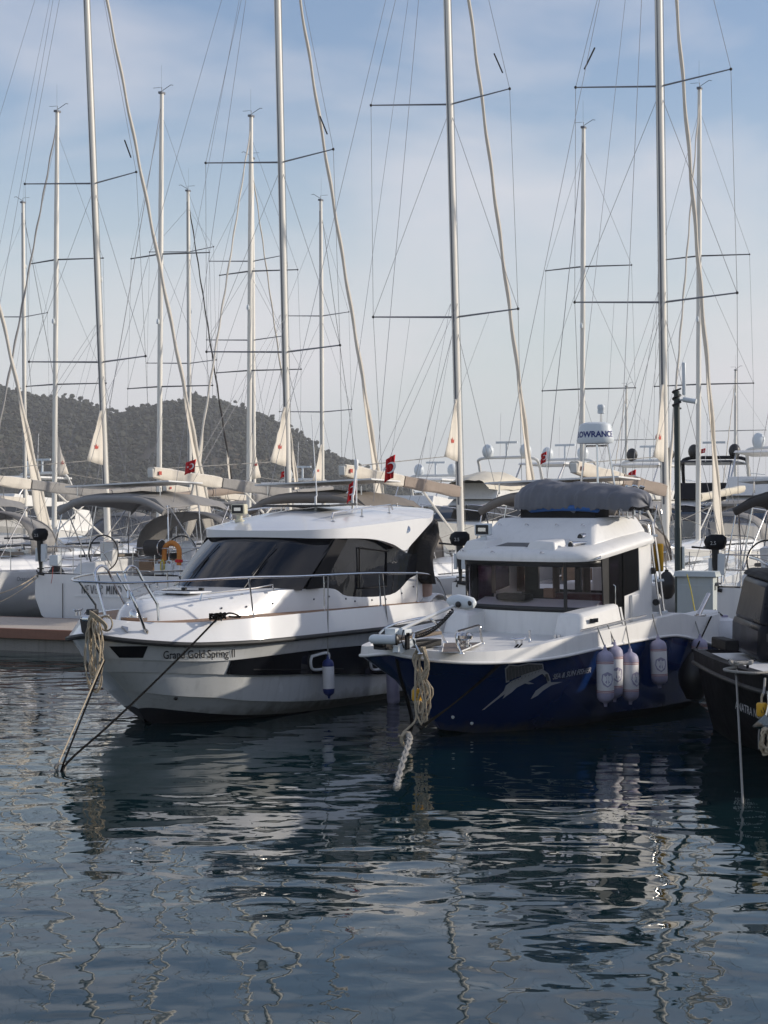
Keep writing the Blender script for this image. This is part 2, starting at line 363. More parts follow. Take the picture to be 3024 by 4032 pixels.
RIDGE = [(-900, 730), (-400, 780), (-150, 815), (0, 842), (60, 866), (120, 872), (190, 880), (250, 905), (330, 888), (400, 874), (470, 878), (530, 895), (580, 912), (640, 945), (700, 985), (760, 1012), (830, 1045), (900, 1080), (980, 1104), (1100, 1110)]
def ridge(x):
    for (a, ya), (b, yb) in zip(RIDGE, RIDGE[1:]):
        if a <= x <= b: return lerp(ya, yb, (x-a)/(b-a))
    return 1112
def hill_pt(u, v):            # u: bearing in display pixels, v: 0 shore .. 1 ridge
    Y = lerp(820, 1250, v); X = (u-829.5)/3600*Y*(1.0)
    H = (1106-ridge(u))/3600*1250+CAM_H-2.5
    z = H*(math.sin(v*math.pi/2)**1.0)
    z += (noise.noise(Vector((X*.012, Y*.012, 3)))*9+noise.noise(Vector((X*.035, Y*.03, 7)))*4)*math.sin(v*math.pi)*min(1, H/25)
    return Vector((X, Y, z-1.5 if v > 0 else -2))
def hills():
    mat('hill_soil', (.10, .08, .055, 1), .95, var=.5, nscale=.02, bump=.3)
    mat('forest', (.028, .031, .020, 1), .9, var=.6, nscale=.12)
    us = [-900+i*18 for i in range(112)]; rows = [[hill_pt(u, v/26) for u in us] for v in range(27)]
    rows.append([p+Vector((0, 260, -p.z*.7)) for p in rows[-1]])
    tag(MB().loft(rows).build('hill', 'hill_soil'), 'wooded hill rising behind the marina on the left', 'hill', kind='structure')
    r = random.Random(3); v = []; f = []
    ico = bmesh.new(); bmesh.ops.create_icosphere(ico, subdivisions=1, radius=1); iv = [q.co.copy() for q in ico.verts]; fi = [tuple(q.index for q in g.verts) for g in ico.faces]; ico.free()
    for k in range(13500):
        u = r.uniform(-330, 1010); vv = r.random()**.8
        if k % 7 == 0: vv = r.uniform(.97, 1.0)
        p = hill_pt(u, vv)
        if p.z < -1: continue
        if abs(u-330+60*math.sin(vv*9)) < 30 and abs(vv-.34) < .07 and r.random() < .9: continue     # bare slope
        s = r.uniform(1.6, 3.0)*(1.0 if r.random() < .85 else 1.5)
        for c in range(2):
            q = p+Vector((r.uniform(-1, 1)*s*.6, r.uniform(-1, 1)*s*.5, s*(r.uniform(.4, 1.0) if c == 0 else r.uniform(1.0, 2.1)))); sz = s*r.uniform(.55, .85)*(1 if c == 0 else .7)
            o = len(v); a = r.uniform(0, 6.28); ca, sa = math.cos(a), math.sin(a)
            for g in iv:
                j = 1+r.uniform(-.42, .42); x, y, z = g.x*sz*j, g.y*sz*j, g.z*sz*j*r.uniform(.6, .85)
                v.append((q.x+x*ca-y*sa, q.y+x*sa+y*ca, q.z+z))
            f += [(a1+o, b1+o, c1_+o) for a1, b1, c1_ in fi]
    me = bpy.data.meshes.new('hill_forest'); me.from_pydata(v, [], f); me.materials.append(MATS['forest'])
    o = bpy.data.objects.new('hill_forest', me); C.objects.link(o)
    tag(o, 'dark green pine forest covering the hillside', 'forest', kind='stuff')
hills()
def far_shore():      # low land beyond the marina on the right
    us = [i*30 for i in range(22, 75)]
    rows = []
    for v, (Y, k) in enumerate(((1500, 0), (1540, .7), (1650, 1), (1800, .1))):
        rows.append([Vector(((u-829.5)/3600*Y, Y, -2+k*(5+3*noise.noise(Vector((u*.011, 0, 0)))))) for u in us])
    tag(MB().loft(rows).build('far_shore', 'forest'), 'low dark shore on the horizon beyond the boats', 'shore', kind='structure')
far_shore()

PA = 25.0
pf = Frame(PA, -8.3, 36.1)      # pontoon frame: x along the pontoon to the right, y across it away from camera
def pier():
    t = thing('pier', 'floating boat pontoon with wooden deck and reddish edge beam', 'pier', pf.o, -pf.a); t['kind'] = 'structure'
    MB().box((8, 1.62, .43), (60, 3.1, .12)).build('deck', 'pier_boards', t, bevel=.01)
    b = MB(); b.box((8, .0, .385), (60, .13, .21)); b.box((8, 3.24, .385), (60, .13, .21)); b.build('edge_beam', 'fascia_red', t, bevel=.01)
    b = MB()
    for i in range(12): b.box((-20+i*5.02, 1.62, .02), (4.9, 3.05, .5))
    b.build('float', 'concrete', t, bevel=.03)
pier()
def cleat_mb(c, L_=.22, ang=0, k=1.0):
    b = MB(); c = Vector(c); d = Vector((math.cos(ang), math.sin(ang), 0))
    b.tube([c-d*L_/2+Vector((0, 0, .075*k)), c-d*L_*.3+Vector((0, 0, .06*k)), c+d*L_*.3+Vector((0, 0, .06*k)), c+d*L_/2+Vector((0, 0, .075*k))], [.008*k, .014*k, .014*k, .008*k])
    for q in (-.12, .12): b.tube([c+d*L_*q*1.6, c+d*L_*q*1.6+Vector((0, 0, .06*k))], .013*k)
    return b
for i, (px, py) in enumerate(((52, 2452), (1890, 2400))):
    q = pf.at(px, py, Z=.49); q.y = max(.3, min(q.y, .6))
    o = cleat_mb((0, 0, 0), .42, 0, 1.6).build('dock_cleat', 'steel', loc=pf.w((q.x, q.y, .492)), rotz=-pf.a)
    tag(o, ('steel mooring cleat with black line at the left end of the pontoon', 'steel mooring cleat on the pontoon between the white and blue boats')[i], 'cleat', 'mooring cleats on the pontoon')
q0 = pf.at(52, 2452, Z=.49); q0.y = .4; q0.z = .56
tag(MB().tube([pf.w(q0+Vector((-.05, 0, 0))), pf.w(q0+Vector((-.6, .05, -.04))), pf.w(q0+Vector((-2.2, .1, -.05)))], .022).build('mooring_rope', 'rope_dark'), 'short black rope from the pontoon cleat at the left edge', 'rope', 'mooring ropes')

# ---------------------------------------------------------------- shared small builders
def fender_caps(name, label, group, top, length, rad, body='fender_white', cap='blue_cap', rope_to=None, stripes=False, emblem=None, rope='rope_grey', tilt=(0, 0)):
    """hanging cylindrical fender; top = world point of its upper eye"""
    t = thing(name, label, 'fender', top, 0, group); t.rotation_euler = (R(rnd.uniform(-1, 1)), R(rnd.uniform(-2.5, 2.5)), 0)
    Lh = length; r = rad
    b = MB(); b.lathe([(r*.93, -Lh*.18), (r, -Lh*.22), (r, -Lh*.78), (r*.93, -Lh*.82)], n=20); b.build('body', body, t)
    for sgn in (0, 1):
        z = lambda q: -q*Lh if sgn == 0 else -(1-q)*Lh
        pr = [(r*.18, z(.0)), (r*.24, z(.05)), (r*.34, z(.065)), (r*.72, z(.095)), (r*.93, z(.14)), (r*1.005, z(.20)), (r*1.012, z(.235))]
        b = MB().lathe(pr if sgn == 0 else pr[::-1], n=20)
        b.build('end_cap', cap, t)
    if stripes:
        for q in (.245, .27, .73, .755): MB().lathe([(r*1.012, -Lh*(q-.006)), (r*1.012, -Lh*(q+.006))], n=20).build('stripe', 'stripe_red', t)
    if emblem is not None:     # anchor in a dark shield, wrapped round the cylinder
        def wrap(x, z, o): a = emblem+x/r; return Vector(((r+o)*math.sin(a), -(r+o)*math.cos(a), z-Lh*.53))
        b = MB()
        pts = [(-.62, .55), (0, .85), (.62, .55), (.72, -.1), (.5, -.65), (0, -.95), (-.5, -.65), (-.72, -.1)]
        for i in range(len(pts)):
            a_, b_ = pts[i], pts[(i+1) % len(pts)]
            b.add([wrap(0, 0, .003), wrap(a_[0]*r, a_[1]*r, .003), wrap((a_[0]+b_[0])/2*r, (a_[1]+b_[1])/2*r, .003), wrap(b_[0]*r, b_[1]*r, .003)], [(0, 3, 2, 1)])
        b.mi = 1
        def bar(x0, z0, x1, z1, w_):
            n_ = Vector((-(z1-z0), x1-x0)).normalized()*w_
            b.add([wrap((x0+n_.x)*r, (z0+n_.y)*r, .006), wrap((x0-n_.x)*r, (z0-n_.y)*r, .006), wrap((x1-n_.x)*r, (z1-n_.y)*r, .006), wrap((x1+n_.x)*r, (z1+n_.y)*r, .006)], [(0, 1, 2, 3)])
        bar(0, .55, 0, -.7, .07); bar(-.22, .3, .22, .3, .06); bar(-.42, -.3, 0, -.72, .08); bar(.42, -.3, 0, -.72, .08); bar(-.5, .02, .5, .02, .10)
        b.build('emblem', ['lavender', 'fender_white'], t)
    b = MB(); b.tube([(0, 0, -Lh*.01), (0, 0, .03)], .012)
    b.build('eye', cap, t)
    if rope_to is not None:
        q = t.matrix_basis.inverted()@Vector(rope_to)
        MB().tube([(0, 0, 0), q*.5+Vector((0, 0, -.004)), q], .009, n=6).build('lanyard', rope, t)
    return t
def rope(name, label, pts, r, m, group='mooring ropes', cat='rope', n=24, smooth=True, twist=None):
    P = cr(pts, n) if smooth else [Vector(p) for p in pts]
    b = MB()
    if twist:
        for ph in (0, math.pi):
            q = []
            for i in range(len(P)*4):
                u = i/(len(P)*4-1)*(len(P)-1); a = min(int(u), len(P)-2); p = P[a].lerp(P[a+1], u-a); an = ph+i*.9
                q.append(p+Vector((math.cos(an), math.sin(an), 0))*twist)
            b.tube(q, r, n=6)
    else: b.tube(P, r, n=7)
    return tag(b.build(name, m), label, cat, group)
def sag(a, b, d): a, b = Vector(a), Vector(b); return [a, a.lerp(b, .25)+Vector((0, 0, -d*.75)), a.lerp(b, .5)+Vector((0, 0, -d)), a.lerp(b, .75)+Vector((0, 0, -d*.75)), b]
def flag_geo(b, p, wv, hv, n=12, amp=.04):
    """cloth with ripples, hanging; p = hoist top, wv fly vector, hv drop vector"""
    nrm = Vector(wv).cross(Vector(hv)).normalized(); rows = []
    for i in range(7):
        rows.append([Vector(p)+Vector(wv)*(j/n)+Vector(hv)*(i/6)+nrm*amp*math.sin(j*1.3+i*.5)+Vector(hv)*.12*(j/n)**2 for j in range(n+1)])
    b.loft(rows); return rows, nrm
def flag(name, label, p, wv, hv, pole=None, amp=.04, mark='crescent'):
    t = thing(name, label, 'flag', (0, 0, 0), 0, 'red flags flown on the boats')
    b = MB(); rows, nrm = flag_geo(b, p, wv, hv, amp=amp); b.build('cloth', 'red_cloth', t, solid=.004)
    b = MB(); c = Vector(p)+Vector(wv)*.38+Vector(hv)*.52; s = Vector(hv).length*.24; ux = Vector(wv).normalized(); uz = -Vector(hv).normalized()
    to_cam = (Vector((0, 0, CAM_H))-c).normalized(); off = nrm*(1 if nrm.dot(to_cam) > 0 else -1)*(amp+.012)
    o = []; inn = []
    for i in range(15):
        a = R(48+264*i/14); o.append(c+off+(ux*math.cos(a)+uz*math.sin(a))*s)
        inn.append(c+off+ux*s*.26+(ux*math.cos(a)*.80+uz*math.sin(a)*.80)*s*(.98))
    inn[0] = o[0]; inn[-1] = o[-1]
    b.loft([o, inn])
    st = []
    for i in range(10):
        a = R(36*i+90); q = s*.42*(1 if i % 2 == 0 else .4); st.append(c+off+ux*s*1.15+(ux*math.cos(a)+uz*math.sin(a))*q)
    b.fan(st)
    b.build('crescent_and_star', 'white_paint', t)
    if pole: MB().tube(pole, .012).build('pole', 'white_paint', t)
    return t
def searchlight(parent, c, rz, k=1.0, body='plastic_white', name='searchlight'):
    b = MB(); M = Matrix.Rotation(rz, 3, 'Z'); c = Vector(c)
    b.lathe([(.085*k, 0), (.085*k, .03*k), (.05*k, .05*k), (.05*k, .12*k)], c, 16)
    o = b.build(name, body, parent, bevel=.004)
    b = MB().box(c+Vector((0, 0, .215*k)), (.25*k, .17*k, .18*k), (0, 0, rz)); b.build('lamp_housing', body, o, bevel=.025*k)
    f = M@Vector((0, -1, 0))
    MB().box(c+f*.088*k+Vector((0, 0, .215*k)), (.20*k, .012, .14*k), (0, 0, rz)).build('bezel', 'black', o, bevel=.004)
    MB().box(c+f*.097*k+Vector((0, 0, .215*k)), (.12*k, .008, .055*k), (0, 0, rz)).build('reflector', 'steel', o)
    return o

# ---------------------------------------------------------------- white motor yacht on the left
G = Frame(30.818, (350-1512)/FPX*22.549, 22.549, 1.053, .858, .009, -.045)
gh = Hull([
 [(.27, 0, 1.61), (.32, .17, 1.585), (.48, .40, 1.555), (.80, .70, 1.53), (1.2, .97, 1.52), (1.75, 1.20, 1.53), (2.5, 1.41, 1.545), (4.1, 1.46, 1.54), (6.0, 1.46, 1.52), (7.5, 1.45, 1.50), (8.7, 1.41, 1.48)],
 [(.02, 0, 1.405), (.07, .18, 1.385), (.24, .44, 1.345), (.58, .75, 1.30), (1.03, 1.04, 1.26), (1.66, 1.28, 1.245), (2.4, 1.475, 1.24), (4.0, 1.52, 1.225), (6.0, 1.53, 1.205), (7.5, 1.51, 1.2), (8.7, 1.47, 1.2)],
 [(.05, 0, 1.32), (.11, .16, 1.30), (.28, .40, 1.27), (.62, .70, 1.23), (1.07, .99, 1.19), (1.70, 1.23, 1.175), (2.42, 1.43, 1.17), (4.0, 1.475, 1.155), (6.0, 1.485, 1.135), (7.5, 1.465, 1.13), (8.7, 1.43, 1.13)],
 [(.29, 0, 1.03), (.34, .18, 1.035), (.52, .42, 1.03), (.78, .66, 1.01), (1.12, .90, .985), (1.62, 1.17, .97), (2.4, 1.32, .975), (4.0, 1.40, .975), (6.0, 1.43, .93), (7.5, 1.43, .91), (8.7, 1.40, .90)],
 [(.47, 0, .84), (.52, .15, .85), (.68, .36, .845), (.93, .58, .825), (1.25, .80, .80), (1.68, 1.06, .77), (2.4, 1.24, .70), (4.0, 1.36, .60), (6.0, 1.40, .44), (7.5, 1.41, .38), (8.7, 1.38, .36)],
 [(.90, 0, .53), (.94, .14, .535), (1.03, .32, .52), (1.2, .54, .49), (1.45, .74, .46), (1.85, .93, .42), (2.5, 1.12, .33), (4.0, 1.27, .20), (6.0, 1.34, .12), (7.5, 1.34, .09), (8.7, 1.32, .08)],
 [(1.22, 0, .27), (1.26, .10, .285), (1.34, .24, .28), (1.5, .43, .25), (1.75, .60, .21), (2.1, .76, .16), (2.8, .96, .09), (4.0, 1.10, .03), (6.0, 1.2, -.02), (7.5, 1.22, -.04), (8.7, 1.2, -.05)],
 [(1.36, 0, .12), (1.44, .04, .06), (1.6, .10, .0), (1.8, .18, -.05), (2.1, .26, -.10), (2.5, .34, -.15), (3.2, .42, -.2), (4.2, .46, -.25), (6.0, .5, -.3), (7.5, .5, -.3), (8.7, .5, -.3)]], 56)
def gold():
    t = thing('motor_yacht', 'white motor yacht with dark raked windscreen and a rope coil on its bow', 'motorboat', group='motor boats moored bow out'); G.put(t)
    # hull plating with small steps between the strakes
    b = gh.band(0, 1); b.build('bulwark', 'gelcoat', t)
    b = MB()
    def step(l, dx): return [Vector((max(0, p.x-dx), p.y+(.01 if p.x < .02 else 0), p.z)) for p in l]
    Ls = gh.L
    for sg in (1, -1):
        mir = lambda l: [Vector((p.x*sg, p.y, p.z)) for p in l]
        b.loft([mir(Ls[1]), mir(Ls[2]), mir(Ls[3])]); b.loft([mir(Ls[3]), mir(step(Ls[3], .028))]); b.loft([mir(step(Ls[3], .028)), mir(Ls[4])])
        b.loft([mir(Ls[4]), mir(step(Ls[4], .03))]); b.loft([mir(step(Ls[4], .03)), mir(Ls[5])]); b.loft([mir(Ls[5]), mir(step(Ls[5], .035))]); b.loft([mir(step(Ls[5], .035)), mir(Ls[6])])
    tr = [Vector((p[-1].x*s_, 8.7, p[-1].z)) for s_, seq in ((1, Ls), (-1, Ls[::-1])) for p in seq]
    b.fan(tr)
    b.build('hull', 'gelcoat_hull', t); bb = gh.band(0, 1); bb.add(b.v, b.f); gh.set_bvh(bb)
    gh.band(6, 7).build('bottom', 'antifoul', t)
    # rub rail
    b = MB(); n = [Vector((p.x+.012, p.y-.012, p.z-.035)) for p in Ls[1]]; full = [Vector((-p.x, p.y, p.z)) for p in n[::-1]]+n[1:]
    b.tube(full, .036, n=8); b.build('rub_rail', 'rubber', t)
    # dark recess with hull window and hand holes
    def patch(y0, y1, za, zb, off, k=24, sg=1, n=5):
        rows = []
        for j in range(n+1):
            r_ = []
            for i in range(k+1):
                y = lerp(y0, y1, i/k); z = lerp(za(y), zb(y), j/n); r_.append(Vector((sg*(gh.surf(y, z)+off), y, z)))
            rows.append(r_)
        return rows
    def lz(i, y):
        l = gh.L[i]
        for p, q in zip(l, l[1:]):
            if p.y <= y <= q.y: return lerp(p.z, q.z, (y-p.y)/max(1e-6, q.y-p.y))
        return l[-1].z
    for sg in (1, -1): MB().loft(patch(1.78, 8.5, lambda y: lz(3, y)-.004, lambda y: lz(4, y)+.008, .014, sg=sg, k=70, n=8)).build('hull_window', 'dark_glass', t)
    MB().tube([Vector((gh.surf(y, z)+.010, y, z)) for y, z in [(2.3+.12*i, .80-.0085*i) for i in range(22)]], .010).build('window_divider', 'charcoal', t)
    for hx, hy in ((560, 1297), (985, 1300)):
        q = gh.on(G, *c2(hx, hy)); y, z0 = q.y, q.z; r_ = []
        for a, bz in ((-.24, .09), (.22, .11), (.26, 0), (.2, -.11), (-.18, -.11), (-.27, 0)): r_.append(Vector((gh.surf(y+a, z0+bz)+.03, y+a, z0+bz)))
        MB().tube(cr(r_+[r_[0]], 30)[:-1], .022, closed=True).build('hull_handle', 'gelcoat', t)
    # dark decal under the rail at the bow
    def picks(top, bot, n=14, off=.007): return [[gh.on(G, lerp(a[0], b_[0], k/n), lerp(a[1], b_[1], k/n), off=off, P0=.8) for k in range(n+1)] for a, b_ in (top, ((top[0][0]*.5+bot[0][0]*.5, top[0][1]*.5+bot[0][1]*.5), (top[1][0]*.5+bot[1][0]*.5, top[1][1]*.5+bot[1][1]*.5)), bot)]
    MB().loft(picks((c1(372, 1338), c1(690, 1335)), (c1(455, 1432), c1(650, 1432)))).build('bow_decal', 'charcoal_gloss', t)
    b = MB()
    for x in (272, 290): b.add([gh.on(G, *c1(x+u, y), P0=.3) for u, y in ((0, 1368), (12, 1368), (36, 1432), (24, 1432))], [(0, 1, 2, 3)])
    b.build('builder_mark', 'dark_print', t)
    # deck
    b = MB(); ins = [Vector((max(0, p.x-.045), p.y+(.05 if p.x < .9 else 0.01), p.z-.004)) for p in Ls[0]]
    inner = [Vector((max(0, p.x-.50*min(1, p.y/1.6)), max(p.y+.06, .5), p.z-.015)) for p in Ls[0]]
    for sg in (1, -1): b.loft([[Vector((p.x*sg, p.y, p.z)) for p in Ls[0]], [Vector((p.x*sg, p.y, p.z-.002)) for p in ins]])
    b.build('toe_rail', 'gelcoat', t)
    b = MB()
    for sg in (1, -1): b.loft([[Vector((p.x*sg, p.y, p.z)) for p in ins], [Vector((p.x*sg*.5, p.y, p.z+.0)) for p in ins], [Vector((0, p.y, p.z+.002)) for p in ins]])
    b.build('side_deck', 'teak', t)
    # trunk cabin and side walls
    base = [(1.0, 0, 1.50), (1.03, .20, 1.50), (1.30, .44, 1.50), (1.95, .76, 1.51), (2.8, .96, 1.52), (3.9, 1.10, 1.52), (5.0, 1.19, 1.51), (5.5, 1.2, 1.51), (6.9, 1.2, 1.5), (7.7, 1.2, 1.49), (8.1, 1.2, 1.49)]
    mid = [(1.06, 0, 1.64), (1.09, .19, 1.645), (1.36, .41, 1.65), (2.0, .72, 1.67), (2.85, .93, 1.69), (3.9, 1.09, 1.68), (5.0, 1.185, 1.67), (5.5, 1.195, 1.62), (6.9, 1.195, 1.59), (7.7, 1.195, 1.66), (8.1, 1.2, 1.66)]
    sho = [(1.18, 0, 1.745), (1.21, .16, 1.75), (1.48, .36, 1.76), (2.1, .64, 1.79), (2.95, .86, 1.835), (3.9, 1.07, 1.86), (4.9, 1.165, 1.835), (5.45, 1.18, 1.69), (6.95, 1.18, 1.655), (7.65, 1.18, 1.89), (8.1, 1.18, 1.95)]
    top = [(1.32, 0, 1.79), (1.36, .09, 1.79), (1.6, .26, 1.80), (2.2, .45, 1.83), (3.0, .66, 1.875), (3.9, .9, 1.885), (4.9, .9, 1.86), (5.45, .9, 1.7), (6.95, .9, 1.66), (7.65, .9, 1.9), (8.1, .9, 1.95)]
    mk = lambda l, sg: [Vector((p.x*sg, p.y, p.z)) for p in cr([(c_[1], c_[0], c_[2]) for c_ in l], 50)]
    b = MB()
    for sg in (1, -1):
        rws = [mk(base, sg), mk(mid, sg), mk(sho, sg), mk(top, sg)]; b.loft(rws); b.loft([rws[3], [Vector((0, p.y, p.z+.01)) for p in rws[3]]])
    b.build('coachroof', 'gelcoat', t, sharp=50)
    for y, z, s_ in ((2.2, 1.66, .80), (2.7, 1.66, .92), (3.3, 1.68, 1.02), (4.3, 1.70, 1.17), (4.75, 1.72, 1.19), (5.3, 1.66, 1.195), (5.6, 1.61, 1.2), (6.2, 1.6, 1.2), (6.7, 1.59, 1.2), (7.3, 1.66, 1.2), (7.75, 1.75, 1.2)): MB().ball((s_-.0, y, z), .016, 8, 5).build('screw_cap', 'spar_grey', t)
    # foredeck hatch, sun-pad edges
    b = MB(); b.box((.05, 2.35, 1.865), (.62, .62, .035), (R(-1.5), 0, 0)); h = b.build('deck_hatch', 'gelcoat', t, bevel=.012)
    MB().box((.05, 2.35, 1.888), (.46, .46, .008), (R(-1.5), 0, 0)).build('hatch_glass', 'dark_glass', h)
    for x in (-.1, .2): MB().box((x, 2.62, 1.90), (.07, .05, .03)).build('hatch_hinge', 'black', h)
    for sg in (1, -1):
        b = MB().tube([(sg*.62, 1.9, 1.78), (sg*.64, 1.92, 1.87), (sg*.95, 2.9, 1.92), (sg*1.02, 3.3, 1.95), (sg*1.02, 3.32, 1.86)], .013)
        for y in (1.9, 2.6, 3.3): b.lathe([(.03, 0), (.03, .015)], (sg*(.78+.17*(y-1.9)), y, 1.80+.05*(y-1.9)), 8)
        b.build('grab_rail', 'steel', t)
    # windscreen and side glazing
    wb = cr([(-1.15, 3.95, 1.845), (-.75, 3.55, 1.86), (-.3, 3.40, 1.875), (.3, 3.40, 1.875), (.75, 3.55, 1.86), (1.15, 3.95, 1.845)], 25)
    wt = cr([(-1.15, 5.05, 2.62), (-.7, 4.70, 2.64), (-.3, 4.58, 2.65), (.3, 4.58, 2.65), (.7, 4.70, 2.64), (1.15, 5.15, 2.62)], 25)
    MB().loft([wb, [a.lerp(c_, .5)+Vector((0, -.03, .015)) for a, c_ in zip(wb, wt)], wt]).build('windscreen', 'dark_glass', t)
    for x0 in (-.55, .45):
        b = MB(); i = 12+int(x0*11); a, c_ = wb[i], wt[i]
        b.tube([a+Vector((0, -.03, .01)), a.lerp(c_, .55)+Vector((.06, -.07, .03))], .010, n=6); b.tube([a.lerp(c_, .25)+Vector((.0, -.06, .02)), a.lerp(c_, .8)+Vector((.06, -.06, .02))], .009, n=6); b.build('wiper', 'black', t)
    so = cr([(c_[1], c_[0], c_[2]) for c_ in sho], 50)
    for sg in (1, -1):
        bot = [p for p in so if 3.85 < p.y < 7.9]; k = len(bot)
        tp = cr([(1.15, 5.0, 2.62), (1.17, 5.6, 2.62), (1.19, 6.3, 2.56), (1.2, 7.0, 2.42), (1.2, 7.6, 2.3), (1.2, 7.9, 2.3)], k)
        rows = [[Vector((sg*(p.x-.004), p.y, p.z-.03)) for p in bot], [Vector((sg*p.x, p.y, p.z)) for p in tp]]
        MB().loft(rows).build('side_window', 'dark_glass', t)
        # slanted pillar, sliding pane frame
        MB().prism([(sg*1.165, 4.05, 1.86), (sg*1.178, 4.52, 1.86), (sg*1.17, 5.42, 2.60), (sg*1.16, 5.02, 2.60)], (sg*.012, 0, 0)).build('pillar', 'charcoal', t, bevel=.004)
        fr_ = [(1.20, 5.75, 1.80), (1.20, 6.72, 1.80), (1.205, 6.72, 2.36), (1.205, 5.75, 2.44)]
        MB().tube(cr([(sg*a, b_, c_) for a, b_, c_ in fr_+[fr_[0]]], 5)[:-1], .014, n=6, closed=True).build('window_frame', 'charcoal', t)
    # roof
    ol = [(0, 4.47, 2.62), (.55, 4.52, 2.615), (.95, 4.72, 2.605), (1.20, 5.10, 2.60), (1.27, 5.65, 2.59), (1.31, 6.2, 2.555), (1.345, 6.7, 2.47), (1.36, 7.08, 2.365), (1.37, 7.35, 2.48), (1.385, 7.8, 2.70), (1.37, 8.15, 2.86), (1.15, 8.45, 2.93), (.6, 8.6, 2.97), (0, 8.62, 2.98)]
    ol = cr(ol, 60); ring = ol+[Vector((-p.x, p.y, p.z)) for p in ol[-2:0:-1]]; cen = Vector((0, 6.7, 0))
    def zt(y): return lerp(2.72, 2.88, min(1, max(0, (y-4.4)/3.2)))
    rings = []
    for f, g in ((.94, -1), (1.0, 0), (1.005, .001), (.985, .25), (.93, .48), (.84, .68), (.70, .84), (.5, .94), (.28, .985), (.08, 1.0)):
        rr = []
        for p in ring:
            q = cen+(Vector((p.x, p.y, 0))-cen)*f
            zl = p.z; zlip = max(p.z+.10, zt(p.y)); crown = 3.06+.05*max(-1, min(1, (q.y-6.3)/1.8))-.035*abs(q.x)
            if g == -1: z = zl+.01
            elif f == 1.0: z = zl
            elif f == 1.005: z = zlip
            else: z = lerp(zlip, crown, 1-f**2.3)
            rr.append(Vector((q.x, q.y, z)))
        rings.append(rr)
    b = MB().loft(rings, True); b.fan(rings[-1], Vector((0, 6.7, 3.08)))
    b.add([Vector((p.x, p.y, p.z-.0)) for p in rings[0]], [tuple(range(len(ring)))])
    roof = b.build('roof', 'gelcoat', t, sharp=32)
    from mathutils.bvhtree import BVHTree
    rb = BVHTree.FromPolygons([Vector(p) for p in b.v], b.f)
    rz = lambda x, y: rb.ray_cast(Vector((x, y, 5)), Vector((0, 0, -1)))[0].z
    for sg in (1, -1):
        xs = lambda y: sg*(.92+.05*(y-5.2)/1.9)
        ys = [5.35, 5.4, 6.1, 6.9, 7.35, 7.42]; b = MB(); b.tube([(xs(y), y, rz(xs(y), y)+(.13 if 0 < k < 5 else .05)) for k, y in enumerate(ys)], .014)
        for y in (5.4, 6.35, 7.3): b.tube([(xs(y), y, rz(xs(y), y)-.02), (xs(y), y, rz(xs(y), y)+.13)], .012); b.lathe([(.035, 0), (.03, .012)], (xs(y), y, rz(xs(y), y)), 10)
        b.build('roof_rail', 'steel', roof)
    b = MB().box((.0, 6.35, rz(0, 6.35)+.055), (1.25, .95, .03), (R(1.5), 0, 0)); b.build('roof_solar_panel', 'black', roof, bevel=.004)
    MB().box((.0, 6.35, rz(0, 6.35)+.0715), (1.19, .89, .004), (R(1.5), 0, 0)).build('solar_cells', 'solar', roof)
    searchlight(roof, (-.60, 5.1, rz(-.6, 5.1)-.01), R(8), .95, 'cream_plastic')
    for (px, py, P_) in ((815, 340, .95), (1200, 340, 1.34)):
        q = G.at(*c2(px, py), P=P_); 
        MB().lathe([(.07, 0), (.075, .012), (.05, .02)], q+Vector((0, -.03, 0)), 16, rot=Matrix.Rotation(R(65), 3, 'X')@Matrix.Rotation(R(30), 3, 'Y')).build('roof_light', 'steel', roof)
    for P_, px, py, hh, r_ in ((.25, 540, 160, 1.45, .011), (.55, 808, 150, .62, .02)):
        q = G.at(*c2(px, py), P=P_)
        b = MB().tube([q+Vector((0, 0, -.1)), q+Vector((0, 0, .12)), q+Vector((-.0, .04, .15)), q+Vector((-.12 if hh > 1 else .02, .1, hh))], [.02, .02, r_, r_*.6 if hh > 1 else r_]); b.build('antenna', 'white_paint', roof)
        if hh < 1: MB().lathe([(.03, .55), (.035, .6), (.035, .7), (.02, .72)], q+Vector((.02, .1, 0)), 10).build('anchor_light', 'white_paint', roof)
    # aft: cockpit side, sugar-scoop, dark canvas enclosure
    b = MB(); b.box((0, 8.35, 1.47), (2.7, .6, .05)); b.box((0, 7.95, 1.2), (2.3, .06, .6)); b.build('cockpit_sole', 'gelcoat', t, bevel=.01)
    b = MB(); b.loft([cr([(1.36, 8.0, 1.47), (1.37, 8.3, 1.60), (1.36, 8.65, 1.56), (1.34, 8.95, 1.45)], 12), cr([(1.15, 8.0, 1.47), (1.15, 8.3, 1.60), (1.15, 8.65, 1.56), (1.15, 8.95, 1.45)], 12)]); b.build('quarter_locker', 'gelcoat', t, solid=.03)
    # dark gathered cockpit curtain hanging beside the rail, pink-beige rolled cushion under it
    q = [G.at(*c2(x, y), P=1.05) for x, y in ((1395, 270), (1330, 300), (1255, 420), (1225, 560), (1215, 690))]
    q2 = [G.at(*c2(x, y), P=1.28) for x, y in ((1402, 300), (1400, 400), (1345, 520), (1335, 620), (1342, 735))]
    rows = []
    for j in range(15):
        u = j/14; ww = .05*math.sin(j*2.3)
        rows.append([a.lerp(c_, u)+Vector((.04+ww*(.4+.3*i), ww*.5, 0)) for i, (a, c_) in enumerate(zip(cr(q, 12), cr(q2, 12)))])
    MB().loft(rows).build('cockpit_curtain', 'canvas_dark', t, solid=.02)
    q3 = [G.at(*c2(x, y), P=1.22) for x, y in ((1345, 672), (1345, 700), (1347, 760), (1345, 820), (1340, 852))]
    MB().tube(q3, [.05, .085, .095, .09, .06], n=14, sq=.8).build('rolled_cover', 'rolled_pink', t)
